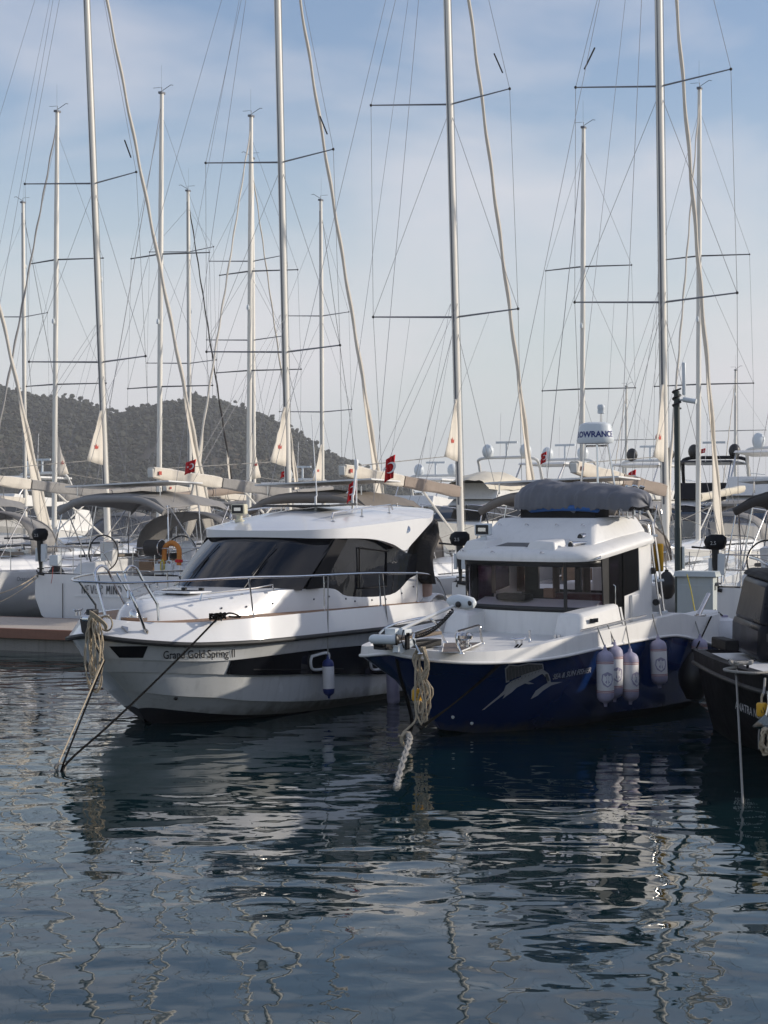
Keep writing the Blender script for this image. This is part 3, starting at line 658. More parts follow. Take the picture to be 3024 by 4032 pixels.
    # bow fittings: pulpit rail on both sides, tall boarding hoops, anchor roller, cleats
    rr = .017
    gp_ = lambda L_: [G.at(*c1(x, y), P=p) for x, y, p in L_]
    aft = [Vector(q) for q in ((1.38, 3.2, 2.085), (1.41, 4.4, 2.07), (1.41, 5.6, 2.05), (1.40, 6.8, 2.01), (1.40, 7.7, 1.97), (1.38, 8.25, 1.88), (1.36, 8.55, 1.68), (1.36, 8.68, 1.50))]
    near = gp_([(70, 792, -.22), (95, 803, -.10), (170, 808, .08), (300, 815, .30), (520, 820, .62), (1000, 800, 1.08), (1480, 776, 1.30)])
    far_ = gp_([(70, 792, -.22), (90, 778, -.34), (160, 758, -.55), (250, 745, -.75), (430, 732, -1.05), (700, 730, -1.25)])
    b = MB(); b.tube(cr(near+aft, 70), rr); b.tube(cr(far_+[Vector((-q.x, q.y, q.z)) for q in aft], 70), rr)
    b.build('bow_rail', 'steel', t)
    for sg in (1, -1):
        for y, yb in ((2.12, 2.25), (4.18, 4.2), (6.05, 6.1), (7.45, 7.45)):
            x = 1.30 if y < 3 else 1.40
            MB().tube([(sg*x, y, 2.09 if y < 5 else 2.02), (sg*(x+.0), yb, 1.53)], .013).build('stanchion', 'steel', t)
            MB().lathe([(.035, 0), (.03, .012)], (sg*x, yb, 1.52), 10).build('stanchion_foot', 'steel', t)
    for L_ in ([(118, 795, -.12), (262, 1000, -.05), (268, 1075, -.05)], [(430, 735, -1.05), (525, 895, -.9), (560, 1010, -.9)]):
        MB().tube(gp_(L_), .015).build('pulpit_leg', 'steel', t)
    MB().tube(cr(gp_([(345, 1100, -.12), (300, 940, -.22), (258, 765, -.32), (272, 705, -.34), (312, 680, -.36), (355, 702, -.38), (400, 790, -.40), (498, 985, -.46), (512, 1035, -.46), (510, 1120, -.46)]), 44), .021).build('boarding_hoop', 'steel', t)
    hb = gh.on(G, *c1(670, 1218), P0=.8, off=.01)
    MB().tube(cr([hb]+gp_([(590, 1000, .62), (503, 770, .42), (505, 725, .42), (545, 686, .44), (598, 708, .47), (650, 800, .52), (750, 965, .64), (768, 1010, .66), (778, 1128, .68)]), 46), .021).build('boarding_hoop', 'steel', t)
    MB().lathe([(.045, 0), (.04, .02)], hb, 12, 'Y').build('hoop_foot', 'steel', t)
    b = MB(); b.box((0, .20, 1.60), (.10, .5, .07)); b.lathe([(.06, -.05), (.06, .05)], (0, -.02, 1.60), 12, 'X'); b.tube([(-.08, -.05, 1.62), (-.08, .1, 1.72)], .012); b.build('anchor_roller', 'steel', t, bevel=.004)
    MB().box((0, .10, 1.68), (.12, .16, .1)).build('roller_clamp', 'black', t, bevel=.02)
    b = MB(); b.box((.25, .75, 1.57), (.36, .14, .05)); b.lathe([(.07, 0), (.07, .09), (.04, .13)], (.25, .75, 1.57), 14); b.build('windlass', 'steel', t, bevel=.006)
    b = MB()
    b.prism([gh.on(G, *c1(x, y), P0=.6, off=.01) for x, y in ((468, 1180), (520, 1232), (520, 1190))], (.03, -.02, .02)); b.build('fairlead', 'steel', t)
    cl = cleat_mb((1.20, 1.45, 1.53), .30, R(80), 1.2).build('cleat', 'steel', t)
    cleat_mb((-1.20, 1.45, 1.53), .30, R(100), 1.2).build('cleat', 'steel', t)
    # name on the bow
    hull_text(lambda x, y: gh.on(G, *c1(x, y), off=.024, P0=1.0), 'Grand Gold Spring II', (815, 1440), (1400, 1425), (815, 1375), bold=.008).build('name_lettering', 'ink', t)
    MB().ball(gh_pt(1.32, .44, .01), .03, 8, 6).build('bow_eye', 'black', t)
    return t
def gh_pt(y, z, off=.009): return Vector((gh.surf(y, z)+off, y, z))
gold_t = gold()

# things on and round it
q = G.w(G.at(*c2(628, 1262), P=1.56)); e = G.w((1.41, 4.3, 2.05))
fender_caps('fender', 'white cylindrical fender with navy ends hanging from the white yacht\'s rail', 'fenders hung along the boats', q, .62, .086, 'fender_white', 'blue_cap', rope_to=e)
q = G.w(G.at(*c2(1095, 1335), P=1.60)); e = G.w((1.41, 6.15, 2.03))
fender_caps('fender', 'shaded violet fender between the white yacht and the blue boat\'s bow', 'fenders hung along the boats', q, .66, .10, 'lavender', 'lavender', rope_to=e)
kn = W(238, 3035, 19.32)
c_a = G.w((1.2, 1.45, 1.585)); c_b = G.w((.02, .12, 1.62))
rope('mooring_rope', 'dark bow line slanting from the white yacht\'s side cleat to the water', sag(c_a, kn+Vector((.05, 0, .06)), .04)+[kn+Vector((.07, -.02, -.12))], .014, 'rope_dark')
rope('mooring_rope', 'dark bow line hanging steeply from the white yacht\'s stem into the water', [c_b, G.w((.06, -.03, 1.35)), G.w((.30, -.05, 1.05)), kn+Vector((.04, 0, .1)), kn+Vector((-.03, 0, -.12))], .012, 'rope_dark', smooth=False)
rope('mooring_rope', 'pale thin line beside the steep dark line under the white yacht\'s stem', [G.w((.05, -.04, 1.45)), G.w((.30, -.07, 1.06)), kn+Vector((-.02, .02, .1)), kn+Vector((-.06, 0, -.1))], .010, 'rope_cream', smooth=False)
tag(MB().tube(cr([kn+Vector((math.cos(a)*.05*(1+.3*math.sin(3*a)), .02*math.sin(2*a), .02+math.sin(a)*.07)) for a in [i*.9 for i in range(12)]], 50), .016).build('rope_knot', 'rope_grey'), 'knot joining the two bow lines at the water', 'knot')
# black turns of line over the port cleat
b = MB(); pts = []
rr_ = random.Random(5)
for i in range(46):
    a = i*.75; pts.append(Vector((1.20+.055*math.sin(a), 1.45+.16*math.cos(a*.5+.3), 1.60+.035*math.sin(a*1.3))))
b.tube(cr(pts, 160), .014, n=6)
b.tube(cr([(1.2, 1.6, 1.60), (1.15, 1.8, 1.62), (1.12, 2.0, 1.60), (1.17, 2.05, 1.57), (1.24, 1.95, 1.56), (1.22, 1.7, 1.58)], 30), .013, n=6)
tag(G.put(b.build('coiled_rope', 'rope_dark')), 'black line wound over the white yacht\'s port cleat', 'rope', 'ropes made up on deck')
def coil(name, label, fr, top, w_, h_, turns, r_, m, seed=1, cross=False, nrm=(.0, -1, 0)):
    """hanging hank of rope, top = local point it hangs from; loops lie in the local x-z plane"""
    q = random.Random(seed); pts = []; n = turns*26
    for i in range(n):
        a = 2*math.pi*i/26; k = i/26; ww = w_*(.68+.32*math.sin(k*2.1+seed)); hh = h_*(.86+.14*math.sin(k*1.7+2*seed))
        x = ww*.5*math.sin(a); z = -hh*.5*(1-math.cos(a))
        if cross: x = ww*.5*math.sin(2*math.pi*(.5-.5*math.cos(a)) )*(1 if math.sin(a) > 0 else -1) + .02*math.sin(k*3)
        x += .012*math.sin(5*a+k)+.25*w_*math.sin(k*2.7)*(.5-.5*math.cos(a))*.3
        y = .05*math.sin(k*2.3+a)+nrm[1]*.02*k/turns
        pts.append(Vector(top)+Vector((x, y, z)))
    b = MB().tube(pts, r_, n=6)
    return b
b = coil('c', '', G, (.16, -.09, 1.62), .24, 1.02, 8, .0105, 'rope_cream', 2)
for i in range(5): b.tube(cr([(.05+.02*i, -.06, 1.60), (.18, -.16-.01*i, 1.64+.02*i), (.30+.012*i, -.08, 1.55), (.31, -.03, 1.45)], 14), .013, n=6)
b.tube(cr([(.30+.10*math.cos(a), .0, 1.55+.10*math.sin(a)) for a in [i*.7 for i in range(19)]], 70), .012, n=6)
tag(G.put(b.build('rope_coil', 'rope_cream')), 'long cream rope coil hanging over the white yacht\'s bow', 'rope coil', 'hanging rope coils')
tag(G.put(MB().prism([(-.10, -.06, 1.60), (.14, -.085, 1.58), (.20, -.075, 1.40), (.12, -.07, 1.34), (-.06, -.07, 1.42)], (.0, .02, 0)).build('chafe_cloth', 'canvas_dark')), 'black chafe cloth behind the coil at the white yacht\'s stem', 'cloth')

# ---------------------------------------------------------------- blue pilothouse fishing boat
B = Frame(39.403, (1540-1512)/FPX*21.756, 21.756, 1.07, .755, .021, -.076)
bh = Hull([
 [(.0, 0, 1.335), (.04, .22, 1.315), (.20, .48, 1.285), (.52, .76, 1.26), (1.05, 1.0, 1.25), (1.8, 1.19, 1.27), (2.6, 1.32, 1.335), (4.1, 1.36, 1.385), (6.0, 1.37, 1.45), (6.7, 1.37, 1.46), (7.3, 1.36, 1.39), (7.9, 1.33, 1.36), (8.5, 1.28, 1.37)],
 [(.0, 0, 1.225), (.04, .23, 1.195), (.20, .50, 1.155), (.52, .78, 1.12), (1.05, 1.02, 1.095), (1.8, 1.21, 1.085), (2.6, 1.34, 1.10), (4.1, 1.38, 1.15), (6.0, 1.39, 1.165), (6.7, 1.39, 1.12), (7.3, 1.38, 1.03), (7.9, 1.35, .94), (8.5, 1.29, .86)],
 [(.04, 0, 1.19), (.08, .21, 1.165), (.24, .47, 1.125), (.56, .75, 1.09), (1.09, .99, 1.065), (1.83, 1.175, 1.055), (2.6, 1.305, 1.07), (4.1, 1.345, 1.12), (6.0, 1.355, 1.135), (6.7, 1.355, 1.09), (7.3, 1.345, 1.0), (7.9, 1.315, .91), (8.5, 1.255, .83)],
 [(.58, 0, .80), (.63, .15, .80), (.80, .34, .79), (1.1, .56, .77), (1.5, .78, .75), (2.05, .97, .73), (2.8, 1.13, .72), (4.1, 1.24, .72), (6.0, 1.29, .70), (6.7, 1.29, .67), (7.3, 1.28, .62), (7.9, 1.25, .57), (8.5, 1.2, .52)],
 [(1.08, 0, .38), (1.13, .10, .38), (1.28, .25, .37), (1.52, .42, .35), (1.9, .62, .32), (2.4, .80, .28), (3.1, .96, .23), (4.2, 1.10, .17), (6.0, 1.18, .11), (6.7, 1.18, .10), (7.3, 1.17, .09), (7.9, 1.15, .08), (8.5, 1.12, .07)],
 [(1.40, 0, .11), (1.46, .05, .10), (1.6, .14, .08), (1.82, .26, .05), (2.15, .40, .02), (2.6, .54, -.02), (3.3, .68, -.05), (4.3, .80, -.08), (6.0, .86, -.12), (6.7, .86, -.13), (7.3, .85, -.14), (7.9, .83, -.15), (8.5, .8, -.15)]], 60)
def at_feet(cp, p0, z): return B.at(*cp(*p0), Z=z)
def blue():
    t = thing('fishing_boat', 'navy blue pilothouse boat with white wheelhouse and silver sailfish on its bow', 'motorboat', group='motor boats moored bow out'); B.put(t)
    Ls = bh.L; mir = lambda l, sg: [Vector((p.x*sg, p.y, p.z)) for p in l]
    b = bh.band(1, 5)
    tr = [Vector((p[-1].x*s_, 8.5, p[-1].z)) for s_, seq in ((1, Ls[1:]), (-1, Ls[:0:-1])) for p in seq]; b.fan(tr)
    b.build('hull', 'navy', t); b2 = bh.band(0, 1); b2.add(b.v, b.f); bh.set_bvh(b2)
    bh.band(0, 1).build('gunwale', 'gelcoat_matt', t)
    b = MB(); n = [Vector((p.x+.004, p.y-.006, p.z+.005)) for p in Ls[1]]; b.tube([Vector((-p.x, p.y, p.z)) for p in n[::-1]]+n[1:], .02, n=8); b.build('rub_rail', 'gelcoat_matt', t)
    def ins(l, d, zf): return [Vector((max(0, p.x-d), p.y+(d if p.y < 1.2 else .0), zf(p))) for p in l]
    b = MB()
    for sg in (1, -1):
        r0 = mir(Ls[0], sg); r1 = mir(ins(Ls[0], .09, lambda p: p.z+.004), sg); r2 = mir(ins(Ls[0], .11, lambda p: min(p.z, 1.225)), sg); r3 = [Vector((0, p.y, p.z+.02)) for p in r2]
        b.loft([r0, r1, r2]); b.loft([r2, [a.lerp(c_, .5)+Vector((0, 0, .008)) for a, c_ in zip(r2, r3)], r3])
    b.build('deck', 'gelcoat_matt', t)
    MB().box((0, 8.5, 1.1), (2.5, .08, .5)).build('transom', 'gelcoat_matt', t, bevel=.02)
    # deck recess with grey teak, windlass, hoops
    A1 = B.at(*cb(1080, 875), Z=1.27); A2 = B.at(*cb(1105, 742), Z=1.27); A3 = B.at(*cb(1640, 735), Z=1.27); A4 = B.at(*cb(1330, 872), Z=1.27)
    MB().prism([A1, A2, A3, A4], (0, 0, .006)).build('anchor_locker', 'teak_grey', t)
    MB().tube([A1+Vector((0, 0, .01)), A2+Vector((0, 0, .01)), A3+Vector((0, 0, .01)), A4+Vector((0, 0, .01))], .010, closed=True).build('locker_rim', 'gelcoat_matt', t)
    q = B.at(*cb(1400, 800), Z=1.27)
    b = MB().lathe([(.10, 0), (.10, .05), (.07, .07), (.075, .10), (.125, .13), (.13, .17), (.09, .20), (.03, .215)], q, 20); b.build('windlass', 'steel', t)
    for nm, (f0, f1, t0, t1) in enumerate((((770, 880), (1130, 720), (675, 590), (1020, 480)), ((1360, 880), (1655, 735), (1290, 570), (1610, 478)))):
        a = B.at(*cb(*f0), Z=1.27); c_ = B.at(*cb(*f1), Z=1.26)
        u = B.at(*cb(*t0), P=a.x-.06); v = B.at(*cb(*t1), P=c_.x-.03)
        d = (v-u).normalized()
        MB().tube(cr([a, a.lerp(u, .45)+Vector((-.03, 0, 0)), u+Vector((0, 0, -.07)), u+d*.05+Vector((0, 0, -.008)), u+d*.12, u.lerp(v, .5), v-d*.08, v+Vector((.015, 0, -.03)), v.lerp(c_, .5), c_], 46), .017).build('bow_hoop', 'steel', t)
        for k in (a, c_): MB().lathe([(.04, 0), (.035, .014)], k, 12).build('hoop_foot', 'steel', t)
    # bow platform and roller
    p0 = B.at(*cb(215, 905), P=.02); p1 = B.at(*cb(960, 690), P=.05); dz = Vector((0, 0, .045)); wd = Vector((.14, .0, 0))
    p1.z = max(p1.z, 1.42); p0.z = 1.40
    b = MB(); b.hexa([p0-wd, p0+wd, p1+wd, p1-wd], [p0-wd+dz, p0+wd+dz, p1+wd+dz, p1-wd+dz]); b.build('bow_platform', 'wood_old', t, bevel=.01)
    b = MB(); b.box((p0.x, p0.y+.10, p0.z-.05), (.20, .26, .10)); b.lathe([(.05, -.08), (.05, .08)], (p0.x, p0.y-.03, p0.z-.02), 14, 'X'); b.box((p0.x, p0.y+.9, p0.z-.09), (.24, 1.2, .09)); b.build('anchor_roller', 'black', t, bevel=.01)
    # electric trolling motor stowed on the platform
    m0 = B.at(*cb(45, 672), P=.0); m1 = B.at(*cb(430, 680), P=.34); sh0 = B.at(*cb(510, 530), P=.30); sh1 = B.at(*cb(1290, 185), P=.62)
    d = (m1-m0); rm = .062
    b = MB().tube([m0, m0+d*.03, m0+d*.10, m0+d*.2, m0+d*.9, m1], [.015, .035, .055, rm, rm, .058], n=16); tm = b.build('trolling_motor', 'plastic_white', t)
    MB().tube([m1, m1+d*.05, m1+d*.12], [.075, .075, .04], n=14).build('motor_collar', 'black', tm)
    b = MB()
    for k in range(2):
        e = Vector((0, .02, .13 if k else -.11)); b.prism([m1+d*.16, m1+d*.16+e+Vector((.03, .02, 0)), m1+d*.22+e*.9, m1+d*.2+e*.3], (.012, 0, 0))
    b.build('propeller', 'black', tm)
    MB().tube([sh0, sh1], .022, n=10).build('shaft', 'white_paint', tm)
    hd = (sh1-sh0).normalized(); hx = Vector((.55, .15, .02)).normalized(); c_ = sh1+Vector((.03, .02, .02))
    b = MB().tube([c_-hx*.17+Vector((0, 0, .035)), c_-hx*.12+Vector((0, 0, .03)), c_-hx*.02+Vector((0, 0, .025)), c_+hx*.12, c_+hx*.20, c_+hx*.235], [.03, .075, .10, .10, .075, .02], n=16, sq=.85); b.build('control_head', 'plastic_white', tm)
    b = MB(); b.ball(c_-hx*.0+Vector((.03, -.09, -.01)), (.045, .02, .04)); b.ball(c_+hx*.16+Vector((.01, -.07, 0)), (.04, .02, .035)); b.build('head_ports', 'black', tm)
    ar = [B.at(*cb(x, y), P=P_) for x, y, P_ in ((190, 600, .05), (290, 510, .1), (430, 450, .16), (620, 405, .22), (850, 365, .32), (940, 400, .40), (1010, 455, .44))]
    MB().tube(cr(ar, 30), .016, n=6).build('mount_arm', 'steel', tm)
    b = MB()
    pl_ = [B.at(*cb(x, y), P=P_) for x, y, P_ in ((390, 860, .25), (400, 770, .25), (500, 740, .3), (640, 670, .33), (640, 740, .33), (560, 800, .3), (440, 870, .26))]
    b.prism(pl_, (.05, .03, 0)); b.box(B.at(*cb(540, 570), P=.3), (.14, .2, .07)); b.box(B.at(*cb(400, 560), P=.2), (.16, .22, .08)); b.build('mount_bracket', 'plastic_white', tm, bevel=.008)
    MB().box(B.at(*cb(590, 700), P=.36), (.03, .1, .22)).build('mount_latch', 'charcoal', tm, bevel=.01)
    c0 = B.at(*cb(700, 640), P=.34); c1_ = B.at(*cb(1230, 270), P=.60); cc = []
    for i in range(150):
        u = i/149; p = c0.lerp(c1_, u)+Vector((0, 0, -.07*math.sin(u*math.pi))); cc.append(p+Vector((.022*math.cos(i*.9), 0, .022*math.sin(i*.9))))
    MB().tube(cc, .010, n=5).build('coiled_cable', 'black', tm)
    before = set(t.children)
    # cabin: lower walls
    b = MB()
    fr = cr([(-1.08, 4.75, 0), (-1.02, 4.42, 0), (-.6, 4.25, 0), (0, 4.20, 0), (.6, 4.25, 0), (1.02, 4.42, 0), (1.08, 4.75, 0)], 31)
    sd_ = [Vector((1.09, 5.4, 0)), Vector((1.09, 6.45, 0))]
    lo = [Vector((-p.x, p.y, 0)) for p in sd_[::-1]]+fr
    z0_ = lambda p, z, k=0.0: Vector((p.x*(1+k), p.y-(.22*k*3 if p.y < 4.8 else 0), z))
    b.loft([[z0_(p, 1.20, .06) for p in lo], [z0_(p, 1.45, .03) for p in lo], [z0_(p, 1.57, .01) for p in lo], [Vector((p.x*.97, p.y+.03, 1.575)) for p in lo]]); b.build('cabin_front', 'gelcoat_matt', t)
    b = MB(); b.hexa([(.72, 3.45, 1.2), (1.16, 3.52, 1.2), (1.2, 5.0, 1.2), (.72, 5.0, 1.2)], [(.74, 3.62, 1.60), (1.10, 3.68, 1.61), (1.14, 4.9, 1.70), (.74, 4.9, 1.66)]); sb = b.build('side_locker', 'gelcoat_matt', t, bevel=.06)
    for sg in (-1,):
        b = MB(); b.hexa([(-1.16, 3.6, 1.2), (-.72, 3.55, 1.2), (-.72, 5.0, 1.2), (-1.2, 5.0, 1.2)], [(-1.10, 3.72, 1.55), (-.74, 3.68, 1.55), (-.74, 4.9, 1.60), (-1.14, 4.9, 1.60)]); b.build('side_locker', 'gelcoat_matt', t, bevel=.06)
    MB().box((1.165, 3.95, 1.50), (.012, .26, .06), (0, 0, R(-2))).build('locker_vent', 'dark_glass', t, bevel=.003)
    for x, y in ((.80, 3.44), (1.10, 3.49)):
        b = MB(); b.box((x, y, 1.27), (.03, .03, .10)); b.box((x+.06, y, 1.27), (.03, .03, .10)); b.build('hinge', 'steel', t, bevel=.003)
    # window band
    zt = lambda y: 2.30+.075*max(0, y-4.2)
    def band(y0=None, **k): pass
    gl = [p for p in fr]
    b = MB(); b.loft([[Vector((p.x*.995, p.y, 1.63)) for p in gl], [Vector((p.x*.995, p.y-.01, 2.28)) for p in gl]]); b.build('windscreen', 'cabin_glass', t)
    b = MB()
    b.loft([[Vector((p.x*1.004, p.y-.004, 1.57)) for p in gl], [Vector((p.x*1.004, p.y-.004, 1.645)) for p in gl]]); b.loft([[Vector((p.x*1.004, p.y-.012, 2.22)) for p in gl], [Vector((p.x*1.004, p.y-.012, 2.34)) for p in gl]])
    b.build('window_surround', 'black', t, solid=.02)
    for i, r_ in ((3, .03), (21, .028)):
        p = gl[i]; MB().tube([Vector((p.x, p.y-.005, 1.6)), Vector((p.x, p.y-.012, 2.3))], r_, n=8).build('mullion', 'black', t)
    for sg in (1, -1):
        MB().prism([(sg*1.085, 4.72, 1.45), (sg*1.085, 4.90, 1.43), (sg*1.085, 4.90, 2.37), (sg*1.085, 4.66, 2.35)], (sg*.02, 0, 0)).build('door_post', 'black', t)
        MB().prism([(sg*1.08, 4.90, 1.25), (sg*1.08, 5.46, 1.25), (sg*1.08, 5.46, 2.42), (sg*1.08, 4.90, 2.37)], (sg*.014, 0, 0)).build('door', 'side_glass', t)
        dr = MB().tube([(sg*1.09, 4.92, 1.22), (sg*1.09, 4.92, 2.37), (sg*1.09, 5.44, 2.42), (sg*1.09, 5.44, 1.22)], .022, closed=True).build('door_frame', 'charcoal', t)
        MB().prism([(sg*1.082, 4.94, 1.24), (sg*1.082, 5.42, 1.24), (sg*1.082, 5.42, 1.62), (sg*1.082, 4.94, 1.52)], (sg*.02, 0, 0)).build('door_panel', 'charcoal', t)
        MB().tube([(sg*1.12, 5.02, 1.95), (sg*1.15, 5.02, 1.93), (sg*1.15, 5.02, 1.62), (sg*1.12, 5.02, 1.60)], .010).build('door_handle', 'steel', t)
        MB().prism([(sg*1.08, 5.46, 1.76), (sg*1.08, 6.02, 1.83), (sg*1.08, 6.02, 2.47), (sg*1.08, 5.46, 2.42)], (sg*.012, 0, 0)).build('side_window', 'side_glass', t)
        b = MB(); b.prism([(sg*1.075, 5.46, 1.2), (sg*1.075, 6.5, 1.2), (sg*1.06, 6.5, 2.5), (sg*1.06, 6.04, 2.48), (sg*1.075, 6.02, 1.83), (sg*1.075, 5.46, 1.76)], (sg*.03, 0, 0)); b.build('cabin_side', 'gelcoat_matt', t, bevel=.006)
        MB().box((sg*1.12, 5.80, 1.55), (.05, .30, .46), (R(2), 0, 0)).build('side_panel', 'gelcoat_matt', t, bevel=.02)
        MB().prism([(sg*1.13, 5.20, 1.62), (sg*1.13, 5.26, 1.62), (sg*1.13, 5.42, 1.27), (sg*1.13, 5.36, 1.27)], (sg*.008, 0, 0)).build('door_mark', 'white_paint', t)
    MB().box((.15, 7.5, 1.65), (.75, .5, .95)).build('added_white_box', 'gelcoat_matt', t, bevel=.04)  # added white box; catches sun to brighten the view through the rear window
    MB().box((-.55, 7.8, 1.5), (.6, .5, .7)).build('cockpit_seat', 'gelcoat_matt', t, bevel=.04)
    # inside: rear bulkhead with window, dash, curtains, seats
    b = MB()
    for a, c_ in (((-1.05, 1.2), (1.05, 1.78)), ((-1.05, 1.78), (-.75, 2.5)), ((.62, 1.78), (1.05, 2.5)), ((-.75, 2.24), (.62, 2.5)), ((-.12, 1.78), (-.02, 2.24))): b.box(((a[0]+c_[0])/2, 6.42, (a[1]+c_[1])/2), (c_[0]-a[0], .05, c_[1]-a[1]))
    b.build('rear_bulkhead', 'canvas_dark', t)
    b = MB(); b.hexa([(-.95, 4.42, 1.5), (.95, 4.42, 1.5), (.98, 4.95, 1.5), (-.98, 4.95, 1.5)], [(-.95, 4.45, 1.62), (.95, 4.45, 1.62), (.98, 4.95, 1.72), (-.98, 4.95, 1.72)]); b.build('dashboard', 'gelcoat_matt', t, bevel=.02)
    MB().box((-.35, 4.72, 1.74), (.5, .3, .10)).build('instrument_hood', 'charcoal', t, bevel=.03)
    MB().box((.35, 5.7, 1.65), (.9, .5, .25)).build('seat', 'maroon', t, bevel=.05)
    MB().box((.1, 5.0, 1.80), (.16, .1, .14)).build('box', 'wood', t, bevel=.01)
    for x, y, w_ in ((-.82, 5.9, .14), (-.35, 6.2, .12), (.12, 6.3, .14), (.95, 5.1, .05), (-.95, 5.2, .06), (.7, 6.32, .12)):
        rows = [[Vector((x+w_*(j/12-.5), y+.03*math.sin(j*1.9), z)) for j in range(13)] for z in (2.36, 2.0, 1.75)]
        MB().loft(rows).build('curtain', 'curtain', t)
    # roof
    ol = cr([(0, 3.97, 2.30), (.6, 4.0, 2.30), (.98, 4.12, 2.305), (1.14, 4.40, 2.32), (1.17, 4.9, 2.37), (1.175, 5.5, 2.43), (1.16, 6.1, 2.485), (1.12, 6.5, 2.52), (.6, 6.55, 2.52), (0, 6.55, 2.52)], 40)
    ring = ol+[Vector((-p.x, p.y, p.z)) for p in ol[-2:0:-1]]; cen = Vector((0, 5.4, 0)); rings = []
    for f, dz in ((.93, .012), (1, 0), (1.012, .04), (1.0, .09), (.965, .135), (.90, .17), (.82, .20)):
        rings.append([Vector(((cen+(Vector((p.x, p.y, 0))-cen)*f).x, (cen+(Vector((p.x, p.y, 0))-cen)*f).y, p.z+dz)) for p in ring])
    b = MB().loft(rings, True); b.add(rings[-1], [tuple(range(len(ring)))]); b.add(rings[0], [tuple(reversed(range(len(ring))))])
    rf = b.build('roof', 'gelcoat_matt', t, sharp=50)
    b = MB()
    lo_ = [(-.98, 4.62, 2.50), (.98, 4.62, 2.50), (1.06, 6.45, 2.68), (-1.06, 6.45, 2.68)]; hi_ = [(-.80, 5.12, 2.90), (.80, 5.12, 2.90), (.90, 6.42, 2.92), (-.90, 6.42, 2.92)]
    b.hexa(lo_, hi_); b.build('raised_roof', 'gelcoat_matt', rf, bevel=.05)
    b = MB()
    for x0, x1, xi in ((-.95, -.50, 1), (.12, .62, -1)):
        b.hexa([(x0, 4.10, 2.42), (x1, 4.10, 2.42), (x1, 4.75, 2.5), (x0, 4.75, 2.5)], [(x0+.06, 4.20, 2.58 if xi > 0 else 2.60), (x1-.06*1, 4.20, 2.58), (x1-.06, 4.72, 2.62), (x0+.03, 4.72, 2.62)])
    b.hexa([(-.5, 4.12, 2.42), (.12, 4.12, 2.42), (.12, 4.24, 2.45), (-.5, 4.24, 2.45)], [(-.5, 4.16, 2.50), (.12, 4.16, 2.50), (.12, 4.22, 2.51), (-.5, 4.22, 2.51)])
    b.build('roof_moulding', 'gelcoat_matt', rf, bevel=.02)
    MB().box((-.17, 4.50, 2.515), (.56, .46, .03), (R(6), 0, 0)).build('roof_hatch', 'charcoal_gloss', rf, bevel=.01)
    for q in ((-.9, 4.06, 2.43), (-.35, 4.0, 2.42), (.45, 4.02, 2.42), (-.7, 4.95, 2.80), (-.25, 4.97, 2.80), (.25, 4.97, 2.80), (.68, 4.95, 2.80)):
        MB().tube([Vector(q)+Vector((-.03, 0, 0)), Vector(q)+Vector((-.015, -.02, .02)), Vector(q)+Vector((.015, -.02, .02)), Vector(q)+Vector((.03, 0, 0))], .006, n=5).build('pad_eye', 'steel', rf)
    q = B.at(*cx(245, 555), P=-.85); searchlight(rf, q+Vector((.12, 0, -.04)), R(12), 1.0)
    for px, py, r_ in ((985, 585, .055), (1060, 525, .06)):
        q = B.at(*cx(px, py), P=.72); b = MB().tube([q, q+Vector((.05, .12, .02)), q+Vector((.12, .28, .03))], [r_, r_*.55, .02], n=14); b.tube([q+Vector((.05, .12, 0)), q+Vector((.05, .12, -.12))], .014); b.build('horn', 'steel', rf)
        MB().ball(q+Vector((-.004, -.008, 0)), (r_*.8, .006, r_*.8)).build('horn_mouth', 'black', rf)
    MB().tube([(1.13, 4.5, 2.40), (1.17, 4.45, 2.36), (1.17, 4.3, 2.35)], .016).build('nav_light', 'steel', rf)
    # roof rack and rails, rod holders, ladder
    b = MB(); b.box((B.at(*cx(880, 330), S=5.4).x, 5.62, 2.98), (1.25, .50, .20)); b.build('roof_rack', 'charcoal_gloss', rf, bevel=.01)
    for x, y0, y1 in ((1418, 155, 395), (1470, 150, 350)):
        a = B.at(*cx(x, y0), S=6.2); c_ = B.at(*cx(x+8, y1), S=6.2)
        MB().tube(cr([c_, a+Vector((-.02, 0, 0)), a+Vector((.02, .0, .05)), a+Vector((.06, .05, -.02)), c_+Vector((.05, .08, 0))], 24), .017).build('roof_grip', 'steel', rf)
    a = B.at(*cx(1535, 135), S=6.3); c_ = B.at(*cx(1480, 300), S=6.3); MB().tube([c_, a], .036, n=12).build('rod_holder', 'charcoal', rf); MB().tube([a+(c_-a)*.02, a+(a-c_)*.06], .042, n=12).build('rod_holder_cap', 'steel', rf)
    ld = MB(); la = [B.at(*c4(x, y), S=6.72) for x, y in ((700, 285), (775, 295), (800, 340), (845, 640), (880, 930), (893, 975))]; lb = [B.at(*c4(x, y), S=6.62) for x, y in ((640, 300), (740, 310), (768, 350), (812, 650), (850, 940), (862, 1000))]
    ld.tube(cr(la, 30), .018); ld.tube(cr(lb, 30), .018)
    la_, lb_ = cr(la, 30), cr(lb, 30)
    ld = ld.build('ladder', 'steel', t)
    for i in (13, 19, 25): MB().tube([la_[i]+Vector((.05, 0, 0)), lb_[i]-Vector((.05, 0, 0))], .026, sq=.5).build('rung', 'plastic_white', ld)
    MB().box(B.at(*c4(840, 560), S=6.8), (.16, .05, .42)).build('life_vest', 'yellow', t, bevel=.04)
    for py in (610, 905): q = B.at(*c4(820 if py > 700 else 795, py-(10 if py > 700 else -50)), S=6.5); MB().lathe([(.05, -.01), (.05, .03)], q, 12, 'Y').build('speaker', 'black', t)
    for o_ in set(t.children)-before:
        if o_.name.split('.')[0] not in ('ladder', 'life_vest', 'speaker', 'side_locker', 'locker_vent', 'hinge'): o_.location.x -= .12
